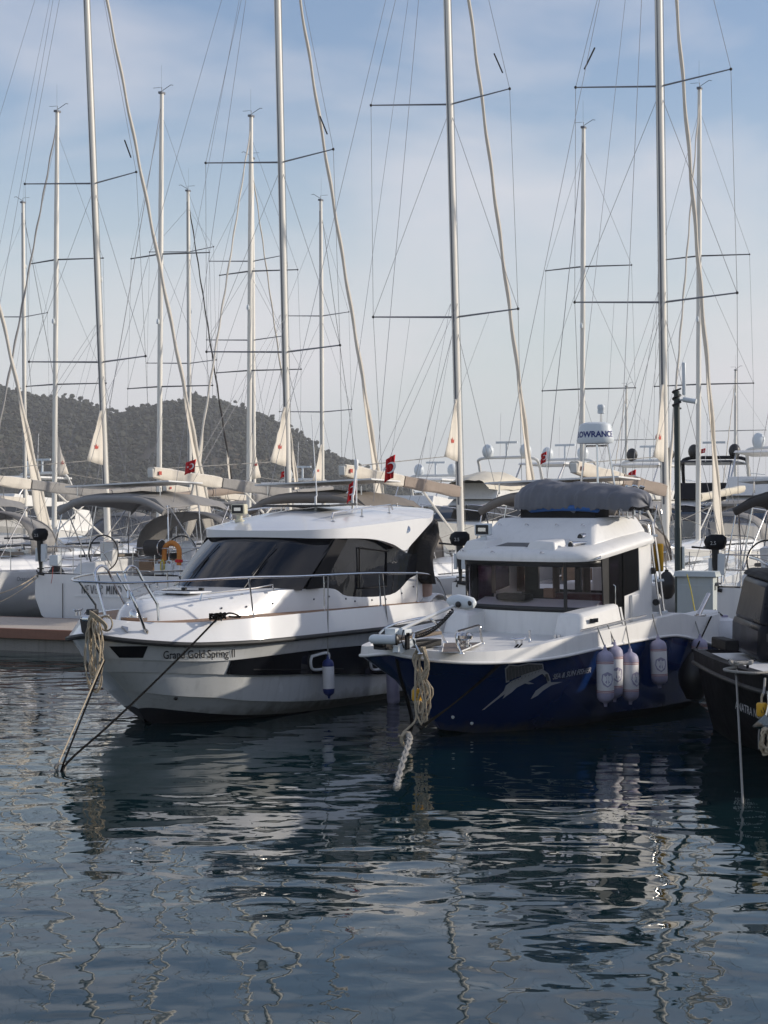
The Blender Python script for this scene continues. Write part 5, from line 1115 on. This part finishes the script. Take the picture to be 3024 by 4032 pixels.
    if clew:
        zz0, zz1 = 6.1+rnd.uniform(-.15, .15), 4.35+rnd.uniform(-.1, .1); cw = rnd.uniform(.78, .96); rows = []
        for i in range(9):
            u = i/8; a = at(lerp(zz0, zz1, u))+Vector((0, -.12, 0)); w_ = cw*u**rnd.uniform(.82, .98); rows.append([a+Vector((.035*math.sin(k*1.3+u*3), -w_*k/5, .10*k/5*u)) for k in range(6)])
        b = MB().loft(rows); cs = b.build('mainsail_clew', 'sailcloth', t, solid=.012)
        c0 = rows[6][2]+Vector((.045, -.05, .1)); s_ = .10; b = MB()
        P_ = [(-.9, -.6), (.9, -.6), (1.1, .5), (.5, .0), (0, .9), (-.5, .0), (-1.1, .5)]
        b.prism([c0+Vector((0, -x*s_, z*s_)) for x, z in P_], (.004, 0, 0)); b.prism([c0+Vector((-.085, -x*s_, z*s_)) for x, z in P_], (-.004, 0, 0)); b.build('crown_emblem', 'crown_red', cs)
        MB().tube([rows[8][5], Vector((.05, 2.6, 4.1))], .012, n=5).build('outhaul', 'rope_grey', t)
    if boom:
        g0 = at(3.55)+Vector((0, -.15, 0)); g1 = Vector((0, mast_y-7.0, 3.98))
        def seg(u0, u1, mt, nm):
            b = MB(); rows = []
            for k in range(9):
                u = lerp(u0, u1, k/8); c_ = g0.lerp(g1, u); h_ = .17+.015*math.sin(u*23); rows.append([c_+Vector((math.cos(a)*.13*(1 if math.sin(a) > 0 else .7), 0, math.sin(a)*h_+.03*math.sin(a*3))) for a in [i*math.pi/6 for i in range(12)]])
            b.loft(rows, True); b.fan(rows[0]); b.fan(rows[-1]); return b.build(nm, mt, t)
        seg(0, .52, boomcol, 'sail_cover'); seg(.53, 1.0, 'sailcloth' if near else boomcol, 'boom_cover')
        c_ = g0.lerp(g1, 1.004); MB().box(c_+Vector((0, 0, -.02)), (.16, .05, .22)).build('boom_end', 'spar', t, bevel=.02)
        MB().box(g0.lerp(g1, .97)+Vector((.13, 0, .0)), (.01, .12, .09)).build('end_mark', 'crown_red', t)
        if near: MB().tube([g1, at(top)+Vector((0, -.12, 0))], wr*.8, n=4).build('topping_lift', 'wire', t)
        MB().tube([g0.lerp(g1, .35)+Vector((0, 0, -.1)), at(2.2)+Vector((0, -.1, 0))], .03, n=6).build('boom_vang', 'spar', t)
        for sg in (1, -1): MB().tube([g0.lerp(g1, .7), Vector((sg*.5, 3.6, 2.0))], .010, n=5).build('mainsheet', 'rope_grey', t)
    if bimini:
        bx, y0, y1 = 1.52, .25, 3.2; rows = []
        for i in range(15):
            u = i/14; y = lerp(y0, y1, u); zc = 3.40+.10*math.sin(u*math.pi)-.04*u+.012*math.sin(u*18); rows.append([Vector((bx*q, y, zc-.20*abs(q)**3-(.0 if abs(q) < .98 else .12)+.022*noise.noise(Vector((q*4, u*9, bx)))+.010*math.sin(q*11+u*4))) for q in [-1, -.985, -.8, -.6, -.4, -.2, 0, .2, .4, .6, .8, .985, 1]])
        b = MB().loft([[p+Vector((0, -.02, -.15)) for p in rows[0]]]+rows+[[p+Vector((0, .02, -.1)) for p in rows[-1]]]); b.build('bimini', canvas, t, solid=.02)
        MB().tube(cr([rows[0][i]+Vector((0, -.06, -.09)) for i in (0, 3, 6, 9, 12)], 20), .085, n=10).build('bimini_roll', canvas, t)
        for sg in (1, -1):
            for (ya, za, yb, zb) in ((.4, 3.15, 1.6, 1.8), (1.7, 3.2, 1.6, 1.8), (3.1, 3.15, 1.7, 1.8), (.35, 3.15, .1, 1.6), (3.1, 3.15, 3.4, 1.9)): MB().tube([(sg*1.5, ya, za), (sg*1.72, yb, zb)], .016, n=6).build('bimini_frame', 'steel', t)
        if panel:
            b = MB().box((0, 1.15, 3.66), (3.0, 1.5, .035), (R(-1), R(-2.2), 0)); pn = b.build('solar_panel', 'white_paint', t, bevel=.005)
            MB().box((0, 1.15, 3.681), (2.86, 1.4, .005), (R(-1), R(-2.2), 0)).build('solar_cells', 'solar', pn)
            for sg in (1, -1): MB().tube([(sg*1.2, .5, 3.62-sg*.04), (sg*1.2, .5, 3.38)], .016, n=6).build('panel_leg', 'steel', pn)
    # sprayhood with clear windows
    arc = lambda y, zt, wd, z0: [Vector((wd*math.cos(a), y, z0+(zt-z0)*math.sin(a)**.7)) for a in [math.pi*i/14 for i in range(15)]]
    r = [arc(3.35, 3.0, 1.45, 1.85), arc(3.9, 3.02, 1.45, 1.88), arc(4.5, 2.85, 1.4, 1.9)]; r2 = [arc(4.5, 2.85, 1.4, 1.9), arc(4.95, 2.45, 1.36, 1.9), arc(5.3, 2.05, 1.3, 1.9)]
    MB().loft(r).build('sprayhood', canvas, t, solid=.015); MB().loft(r2).build('sprayhood_window', 'clear_plastic', t)
    for y, zt, wd in ((4.52, 2.86, 1.41), (5.3, 2.06, 1.31)): MB().tube(arc(y, zt, wd, 1.9), .03, n=6).build('sprayhood_hem', canvas, t)
    if near:
        for sg in (1, -1):
            for zt_, ub in ((8.6, .35), (8.6, .75)): MB().tube([at(zt_)+Vector((sg*.1, -.05, 0)), Vector((sg*.12, lerp(mast_y-.2, mast_y-7, ub), 3.75))], .005, n=4).build('lazy_jack', 'wire', t)
            MB().tube([at(top-1)+Vector((sg*.10, .03, 0)), at(2.6)+Vector((sg*.12, .03, 0))], .008, n=4).build('halyard', 'rope_grey', t)
            for y in (3.1, 3.75): MB().lathe([(.07, 0), (.06, .03), (.045, .08), (.06, .14), (.06, .16), (.02, .17)], (sg*(1.25 if y < 3.5 else .85), y, 1.85 if y < 3.5 else 1.97), 12).build('winch', 'steel', t)
            MB().box((sg*1.32, 2.4, 1.90), (.42, 1.1, .08)).build('cushion', 'canvas', t, bevel=.03)
        MB().box((.2, 7.2, 1.98), (.5, .5, .05)).build('deck_hatch', 'dark_glass', t, bevel=.01)
        MB().tube(cr([(-.5, 6.0, 1.99), (-.3, 6.4, 2.03), (.1, 6.2, 2.0), (.5, 6.5, 2.04), (.2, 6.8, 2.0)], 24), .03, n=6).build('rope_tail', 'rope_grey', t)
        if wheels:
            for sg in (1, -1):
                c_ = Vector((sg*1.15, 1.5, 1.98)); b = MB(); b.tube([c_+Vector((.44*math.cos(a), 0, .44*math.sin(a))) for a in [i*math.pi/18 for i in range(36)]], .018, closed=True, n=6); wh = b.build('wheel', 'black', t)
                b = MB()
                for i in range(5): a = i*1.2566+.3; b.tube([c_, c_+Vector((.43*math.cos(a), 0, .43*math.sin(a)))], .010, n=5)
                b.build('wheel_spokes', 'steel', wh)
                b = MB(); b.hexa([(sg*1.15-.14, 1.6, 1.45), (sg*1.15+.14, 1.6, 1.45), (sg*1.15+.14, 1.85, 1.45), (sg*1.15-.14, 1.85, 1.45)], [(sg*1.15-.22, 1.62, 2.25), (sg*1.15+.22, 1.62, 2.25), (sg*1.15+.18, 1.9, 2.3), (sg*1.15-.18, 1.9, 2.3)]); b.build('steering_pedestal', 'gelcoat', t, bevel=.03)
        for sg in (1, -1):
            for z in (1.85, 2.15): MB().tube(cr([(sg*.75, .02, z), (sg*1.7, .05, z), (sg*1.98, .15, z), (sg*2.1, .6, z), (sg*2.15, 1.6, z)], 16), .014, n=6).build('pushpit_rail', 'steel', t)
            for x, y in ((.75, .02), (1.35, .04), (1.98, .15), (2.15, 1.6)): MB().tube([(sg*x, y, 1.5), (sg*x, y, 2.15)], .013, n=6).build('pushpit_post', 'steel', t)
            for z in (1.8, 2.1): MB().tube([(sg*2.15, 1.6, z), (sg*2.2, 5, z), (sg*2.0, 8, z+.03), (sg*1.3, 11, z+.1), (sg*.5, 13, z+.2)], .005, n=4).build('guard_wire', 'wire', t)
            for y, x in ((3.3, 2.18), (5, 2.2), (6.6, 2.13), (8.2, 1.97), (9.8, 1.65), (11.3, 1.22)): MB().tube([(sg*x, y, 1.5), (sg*x, y, 2.12)], .012, n=5).build('stanchion', 'steel', t)
        # fold-down stern platform outline and shadow gap
        b = MB().tube([(-1.25, -.035, 1.28), (-1.25, -.03, .42), (-.95, -.03, .24), (.95, -.03, .24), (1.25, -.03, .42), (1.25, -.035, 1.28)], .010, n=4); b.build('platform_seam', 'charcoal', t)
        b = MB()
        for z in (1.30, .98): b.box((.1, -.03, z), (2.0, .012, .012))
        b.build('transom_moulding', 'plastic_white', t)
    return t
def outboard(label, fr, p, parent_label=None):
    t = thing('outboard_motor', label, 'outboard motor', fr.w(p), -fr.a, 'small outboard motors on stern rails'); t.scale = (1.12, 1.12, 1.12)
    b = MB(); rows = []
    for z, w_, l_, o in ((0, .07, .11, 0), (.03, .10, .17, 0), (.14, .115, .21, .0), (.22, .10, .19, .01), (.27, .06, .12, .02), (.275, .01, .02, .02)): rows.append([Vector((l_*math.cos(a)+o, w_*math.sin(a), z)) for a in [i*math.pi/9 for i in range(18)]])
    b.loft(rows, True); b.build('cowling', 'charcoal_gloss', t)
    b = MB(); b.tube([(0, 0, .02), (0, 0, -.25), (.02, 0, -.55), (.02, 0, -.72)], [.07, .055, .035, .03], n=10); b.tube([(-.04, 0, -.70), (.12, 0, -.72)], [.03, .035], n=8); b.box((.02, 0, -.60), (.16, .03, .03)); b.build('leg', 'black', t)
    b = MB()
    for k in range(3): a = k*2.1; b.prism([(-.05, 0, -.70), (-.07, .09*math.cos(a)+.02, -.70+.09*math.sin(a)), (-.05, .09*math.cos(a+.5), -.70+.09*math.sin(a+.5))], (.01, 0, 0))
    b.build('propeller', 'black', t)
    b = MB(); b.tube([(-.10, 0, .02), (-.35, -.02, .04), (-.42, -.02, .045)], [.015, .018, .02]); b.build('tiller', 'black', t)
    b = MB(); b.box((.11, 0, -.26), (.13, .07, .38)); b.box((-.09, .02, -.3), (.07, .05, .3)); b.build('bracket', 'plastic_white', t, bevel=.01)
    v, f = text_geo('2.5', .09); MB().add([(x-.06, -.122, .09+y) for x, y in v], f).build('number', 'silver_print', t)
    return t
def SF(x, y): return Frame(26, x, y)
YB = SF(-6.6, 39.6); YA = SF(-12.23, 42.35); YC = SF(-1.80, 37.25); YD = SF(3.33, 34.75); YF = SF(8.25, 32.3); YZ = SF(-18.2, 44.9)
yacht('white sailing yacht NEVER MIND with lettered transom and orange horseshoe lifebuoy', YB, .045, 22.2, [(7.55, 2.15), (12.9, 2.05)], LEN=16)
yacht('white sailing yacht at left edge with black fender at its quarter', YA, .068, 22.2, [(7.5, 2.1), (12.8, 2.0)], LEN=15.5)
yacht('sailing yacht behind the white motor yacht, brown sail cover on its boom', YC, .066, 22.4, [(8.25, 2.1), (13.9, 2.0)], LEN=15.5, canvas='canvas', boomcol='canvas_brown')
yacht('sailing yacht behind the blue boat, its boom above the tarpaulin', YD, .046, 22.4, [(8.35, 2.1), (13.8, 2.0)], LEN=15.1, canvas='canvas', boomcol='canvas_brown', panel=True)
yacht('sailing yacht behind the black boat, dark bimini and wheel at right edge', YF, .05, 19.0, [(7.5, 2.1), (12.9, 2.0)], canvas='canvas_dark', boomcol='canvas_brown')
yacht('sailing yacht beyond the left edge, its furled headsail slanting into view', YZ, .05, 22.0, [(7.5, 2.1), (12.9, 2.0)], LEN=15.5)
outboard('black outboard on the stern rail of the lettered yacht NEVER MIND', YB, (-1.95, .0, 2.30))
outboard('black outboard on the stern rail seen between white and blue wheelhouses', YD, (-1.9, -.02, 2.28))
outboard('black outboard above the grey cabinet at the right', YF, (-1.85, -.02, 2.25))
YBt = [o for o in bpy.data.objects if o.get('label', '').startswith('white sailing yacht NEVER MIND')][0]
YAt = [o for o in bpy.data.objects if o.get('label', '').startswith('white sailing yacht at left edge')][0]
# hand-painted name on the transom
GL = {'N': [[(0, 0), (.05, 1)], [(.03, .95), (.55, .05)], [(.55, 0), (.62, 1)]], 'E': [[(.5, .98), (.05, .95), (.0, .5), (.05, .05), (.55, .1)], [(.02, .52), (.42, .55)]],
      'V': [[(0, 1), (.25, .0), (.62, 1.05)]], 'R': [[(.02, 0), (.08, 1)], [(-.03, .95), (.4, .98), (.5, .72), (.1, .48)], [(.12, .46), (.58, .0)]],
      'M': [[(0, 0), (.1, 1)], [(.1, 1), (.33, .35), (.6, 1.02)], [(.6, 1), (.68, 0)]], 'I': [[(.1, 0), (.14, 1)]], 'D': [[(.05, .0), (.1, 1)], [(-.03, .96), (.45, .85), (.6, .5), (.4, .1), (-.03, .02)]]}
b = MB(); x = 0; k = .20
for ch in 'NEVER MIND':
    if ch == ' ': x += .45; continue
    for st in GL[ch]: b.tube([(-.68+(x+p[0])*k*.76, -.035, 1.05+p[1]*k) for p in cr([(a, c_, 0) for a, c_ in st], max(2, 3*len(st)))], .011, n=5, sq=.4)
    x += {'I': .42, 'M': .92}.get(ch, .84)
b.build('name_lettering', 'ink', YBt)
v, f = text_geo('Oceanis 46.1', .16, sx=1.0); b = MB()
b.add([(2.265, 1.7+a-.0, 1.22+c_) for a, c_ in v], f); b.build('model_lettering', 'spar_grey', YAt)
b = MB().lathe([(.04, 0), (.04, .01)], (2.262, 3.0, 1.02), 12, 'X'); b.build('drain', 'black', YAt)
t = thing('lifebuoy', 'orange horseshoe lifebuoy on the stern rail of the yacht NEVER MIND', 'lifebuoy', YB.w((1.78, .1, 2.02)), -YB.a)
MB().tube(cr([(-.20, 0, -.26), (-.21, 0, 0), (-.17, 0, .17), (0, 0, .26), (.17, 0, .17), (.21, 0, 0), (.20, 0, -.26)], 30), .062, n=10, sq=.8).build('buoy', 'orange', t)
MB().box((.20, -.0, -.16), (.14, .13, .07)).build('strap', 'red_cloth', t, bevel=.01)
t = thing('rope_reel', 'black covered rope reel on the stern rail beside the orange lifebuoy', 'reel', YB.w((1.28, .12, 2.16)), -YB.a)
MB().lathe([(.17, -.2), (.19, -.19), (.19, .19), (.17, .2)], n=20, axis='X').build('cover', 'canvas_dark', t)
MB().tube([(.21, .19*math.cos(a), .19*math.sin(a)) for a in [i*math.pi/12 for i in range(24)]], .012, closed=True).build('flange', 'steel', t)
for i, (x, lb) in enumerate(((1.48, 'left one'), (1.74, 'right one'))):
    t = thing('jerrycan', 'white plastic container under the orange lifebuoy, the '+lb, 'container', YB.w((x, .05, 1.53)), -YB.a, 'white containers on the stern')
    MB().box((0, 0, .13), (.22, .16, .26)).build('body', 'plastic_white', t, bevel=.03); MB().tube(cr([(-.07, 0, .26), (-.05, 0, .33), (.05, 0, .33), (.07, 0, .26)], 10), .018).build('handle', 'plastic_white', t)
b = MB().tube(cr([(1.62+.05*math.sin(i*1.1), -.06+.01*(i % 3), 1.75+.14*math.cos(i*1.1)) for i in range(20)], 80), .012, n=5); tag(YB.put(b.build('hose', 'rope_yellow')), 'yellow hose coil hanging on the white containers', 'hose')
t = thing('rail_box', 'white box on the stern rail by the outboard', 'box', YB.w((-1.45, -.05, 1.70)), -YB.a); MB().box((0, 0, .13), (.26, .16, .26)).build('body', 'plastic_white', t, bevel=.02); MB().tube([(0, -.09, 0), (-.02, -.1, -.3), (-.05, -.1, -.42)], .008, n=5).build('cord', 'crown_red', t)
round_fender('round_fender', 'black teardrop fender between the two yachts at the left edge', W(222, 2282, 41.5), .26, 'black', 1.4, W(214, 2160, 41.7))
round_fender('round_fender', 'black fender behind the blue boat\'s ladder', W(2625, 2305, 33.5), .20, 'black', 1.4, W(2622, 2235, 33.6))
c_ = YB.w((-2.0, -.02, 1.48))
rope('mooring_rope', 'upper pale stern line from the lettered yacht to the left edge', sag(c_, W(-40, 2345, 38.5), .08), .014, 'rope_cream')
rope('mooring_rope', 'lower pale stern line from the lettered yacht to the left edge', sag(c_+Vector((0, 0, -.06)), W(-40, 2385, 38.3), .08), .011, 'rope_cream')
rope('mooring_rope', 'crossed pale lines behind the white yacht\'s stern rail', sag(YC.w((2.1, .2, 1.3)), W(1690, 2335, 33.5), .05), .014, 'rope_cream')

# ---------------------------------------------------------------- yachts on the pontoons behind
def D2(x, y): return x/.54861, y/.54861          # coordinates read off the half-size view
def far_yacht(label, px, topy, d, spy, ang, **k):
    X = (px-829.5)/3600*d; a = R(ang); fw = Vector((math.sin(a), math.cos(a), 0)); o = Vector((X, d, 0))-fw*8.9
    zf = lambda y: CAM_H+(1106-y)/3600*d
    return yacht(label, Frame(ang, o.x, o.y), .012, zf(topy), [(zf(y), l) for y, l in zip(spy, (1.95, 1.8))], near=False, group='sailing yachts on the pontoons behind', hullm='gelcoat_far', clew=k.pop('clew', False), panel=False, **k)
far_yacht('sailing yacht behind, its masthead third lowest at the far left', 55, 440, 82, [685], 26, forestay='wire', boomcol='sailcloth')
far_yacht('sailing yacht behind, mast left of the tall leftmost mast with grey furled headsail', 117, 240, 66, [830, 560], 206, sail='canvas_grey', clew=True)
far_yacht('sailing yacht behind, tallest full mast over the hill', 343, 200, 64, [835, 548], 206, forestay='wire', boomcol='canvas_brown')
far_yacht('sailing yacht behind, short mast with dark furled headsail over the hill', 411, 415, 80, [785, 545], 26, sail='canvas_dark')
far_yacht('sailing yacht behind, mast left of the second tall mast', 537, 250, 66, [800, 585], 206, clew=True)
far_yacht('sailing yacht behind, mast hugging the one left of the second tall mast', 549, 345, 73, [735, 565], 26, boomcol='sailcloth')
far_yacht('sailing yacht behind, short mast right of the second tall mast', 697, 435, 80, [890, 683], 26, forestay='wire', clew=True)
far_yacht('sailing yacht behind, mast beside the radar dome', 1257, 275, 66, [840, 575], 206, forestay='wire')
far_yacht('sailing yacht behind, mast right of the green pole', 1508, 190, 64, [830, 552], 206, boomcol='cream_cover', sail='sailcloth')
0 and far_yacht('far sailing yacht with low mast against the foot of the hill', 172, 760, 118, [900], 206)
0 and far_yacht('far sailing yacht with low mast at the right end of the hill', 762, 800, 120, [930], 206)
far_yacht('far sailing yacht with low mast behind the covered dinghy', 1352, 835, 122, [950], 206)
far_yacht('far sailing yacht with low mast near the right edge', 1588, 800, 115, [930], 206)

def motor_yacht(label, px, d, ang, L_=17, style='white', domes='plastic_white', cover=False, k=1.0):
    X = (px-829.5)/3600*d; fr = Frame(ang, X, d, 1, 1); t = thing('flybridge_yacht', label, 'motor yacht', group='flybridge motor yachts in the distance'); fr.put(t)
    hm = 'charcoal_gloss' if style == 'dark' else 'gelcoat_far'; h = L_/2
    ls = [[(-h, 2.3, 1.7), (-h*.3, 2.45, 1.8), (h*.3, 2.2, 2.1), (h*.75, 1.2, 2.4), (h, .05, 2.6)], [(-h, 2.2, .7), (-h*.3, 2.35, .7), (h*.3, 2.0, .9), (h*.7, .9, 1.1), (h*.93, .04, 1.3)], [(-h, 1.9, -.1), (-h*.3, 2.1, -.1), (h*.3, 1.6, -.1), (h*.65, .6, -.1), (h*.85, .02, -.1)]]
    ls = [cr([(p, s_, z) for s_, p, z in l], 20) for l in ls]; b = MB()
    for sg in (1, -1): b.loft([[Vector((0, p.y, p.z+.03)) for p in ls[0]]]+[[Vector((p.x*sg, p.y, p.z)) for p in l] for l in ls])
    b.fan([Vector((l[0].x*s_, l[0].y, l[0].z)) for s_, seq in ((1, ls), (-1, ls[::-1])) for l in seq]); b.build('hull', 'gelcoat_far', t, sharp=30)
    b = MB(); b.hexa([(-2.0, -h*.75, 1.7), (2.0, -h*.75, 1.7), (1.6, h*.55, 2.0), (-1.6, h*.55, 2.0)], [(-1.8, -h*.70, 3.7*k), (1.8, -h*.70, 3.7*k), (1.3, h*.15, 3.7*k), (-1.3, h*.15, 3.7*k)]); b.build('saloon', 'gelcoat_far', t, bevel=.08)
    b = MB(); b.hexa([(-1.96, -h*.5, 2.55), (1.96, -h*.5, 2.55), (1.60, h*.44, 2.55), (-1.60, h*.44, 2.55)], [(-1.88, -h*.5, 3.35), (1.88, -h*.5, 3.35), (1.44, h*.27, 3.35), (-1.44, h*.27, 3.35)]); b.build('window_band', 'dark_glass', t)
    b = MB(); b.hexa([(-2.0, -h*.95, 3.7*k), (2.0, -h*.95, 3.7*k), (1.45, h*.2, 3.7*k), (-1.45, h*.2, 3.7*k)], [(-2.1, -h*.95, 3.85*k), (2.1, -h*.95, 3.85*k), (1.35, h*.12, 4.6*k), (-1.35, h*.12, 4.6*k)]); b.build('flybridge', hm, t, bevel=.05)
    az = 6.05*k
    for sg in (1, -1): MB().tube(cr([(sg*1.9, -h*.55, 3.8*k), (sg*1.85, -h*.45, az-.5), (sg*1.6, -h*.40, az), (0, -h*.40, az+.06)], 20), .10 if style == 'dark' else .085, n=8).build('arch', hm, t)
    if cover:
        rows = [[Vector((1.7*math.cos(a)*(1-.25*abs(u)), -h*.1+u*3.2, 4.2+1.05*math.sin(a)**.8*(1-.5*u*u)+.12*noise.noise(Vector((u*3, a*2, 1))))) for a in [math.pi*i/16 for i in range(17)]] for u in [q/6-1 for q in range(13)]]
        MB().loft(rows).build('flybridge_cover', 'cream_cover', t, sharp=60)
    else:
        b = MB(); b.hexa([(-1.75, -h*.5, az-.35), (1.75, -h*.5, az-.35), (1.5, -h*.02, az-.3), (-1.5, -h*.02, az-.3)], [(-1.7, -h*.5, az-.22), (1.7, -h*.5, az-.22), (1.45, -h*.04, az-.18), (-1.45, -h*.04, az-.18)]); b.build('hardtop', hm, t, bevel=.03)
        for sg in (1, -1): MB().tube([(sg*1.4, -h*.05, az-.3), (sg*1.35, h*.08, 4.5*k)], .05).build('hardtop_post', 'steel', t)
    for sg in (1, -1): b = MB(); b.ball((sg*1.15, -h*.4, az+.42), (.34, .34, .42)); b.build('satellite_dome', domes, t)
    b = MB(); b.tube([(0, -h*.4, az), (0, -h*.4, az+.9)], .07); b.box((0, -h*.4, az+.92), (1.3, .12, .12)); b.build('radar', 'plastic_white', t)
    MB().tube([(.4, -h*.4, az), (.42, -h*.42, az+2.6)], .018, n=5).build('antenna', 'white_paint', t)
    for sg in (1, -1): MB().tube([(sg*2.0, -h*.9, 4.9*k), (sg*1.9, -h*.5, 4.9*k)], .025, n=5).build('fly_rail', 'steel', t)
    for sg in (1, -1): MB().tube(cr([(sg*2.1, -h*.2, 2.6), (sg*1.9, h*.3, 2.9), (sg*1.1, h*.75, 3.2), (sg*.05, h*1.0, 3.4)], 16), .022, n=5).build('bow_rail', 'steel', t)
    return t
motor_yacht('flybridge yacht under a cream cover beyond the gap between the wheelhouses', 1045, 92, 206, cover=True)
motor_yacht('flybridge yacht with white domes seen left of the radar dome', 1165, 96, 212)
motor_yacht('flybridge yacht with black domes right of the radar dome', 1368, 98, 206, domes='black')
motor_yacht('dark-topped flybridge yacht with black domes right of the green pole', 1522, 92, 200, style='dark', domes='black')
motor_yacht('large white flybridge yacht at the right edge', 1648, 80, 206, L_=20, k=1.02)
motor_yacht('unseen white yacht added beyond the black boat to shade the hulls', 2660, 24.5, 206+0, L_=15, k=.92)  # added out of frame to keep low sun off the hulls
motor_yacht('flybridge yacht low against the hill at the left edge', 18, 104, 206, k=.9)
motor_yacht('flybridge yacht low against the hill behind the second tall mast', 600, 110, 206, k=.85)
motor_yacht('flybridge yacht half hidden behind the white yacht\'s roof', 905, 106, 200, k=.88)

for i, (x, y, d, w_, h_, lb) in enumerate(((424, 992, 41, .30, .36, 'red flag with white crescent flying from a halyard left of the white yacht'),
      (625, 1014, 48, .26, .22, 'small red flag at the foot of the second tall mast'), (854, 982, 34, .22, .56, 'red flag drooping on a halyard above the white yacht\'s roof'),
      (770, 1036, 27.5, .14, .36, 'small red flag on the white yacht\'s roof mast'), (1181, 975, 60, .22, .46, 'red flag on a far yacht left of the radar dome'),
      (1374, 1014, 50, .26, .62, 'dark red flag behind the covered dinghy'), (1524, 968, 92, .34, .30, 'tiny red flag on the dark-topped flybridge yacht'))):
    p = W(*D2(x, y), d); w_ *= .85; h_ *= .85; wv = Vector((-w_, .12*w_, -.05)); hv = Vector((-.04, 0, -h_))
    pole = None
    if i in (3, 4, 6): pole = [p+Vector((.0, .0, .12)), p+Vector((0, 0, -h_-.5))]
    flag('flag', lb, p, wv, hv, pole, amp=.03)

# ---------------------------------------------------------------- humid air
m = bpy.data.materials.new('haze'); m.use_nodes = True; q = m.node_tree; q.nodes.clear()
o_ = q.nodes.new('ShaderNodeOutputMaterial'); v_ = q.nodes.new('ShaderNodeVolumePrincipled'); v_.inputs['Density'].default_value = HAZE; v_.inputs['Color'].default_value = (.94, .95, .97, 1); v_.inputs['Anisotropy'].default_value = 0
q.links.new(v_.outputs[0], o_.inputs['Volume']); MATS['haze'] = m
o = MB().box((0, 1690, 74), (5300, 3500, 160)).build('haze', 'haze'); tag(o, 'pale humid haze greying the far hill', 'haze', kind='stuff')
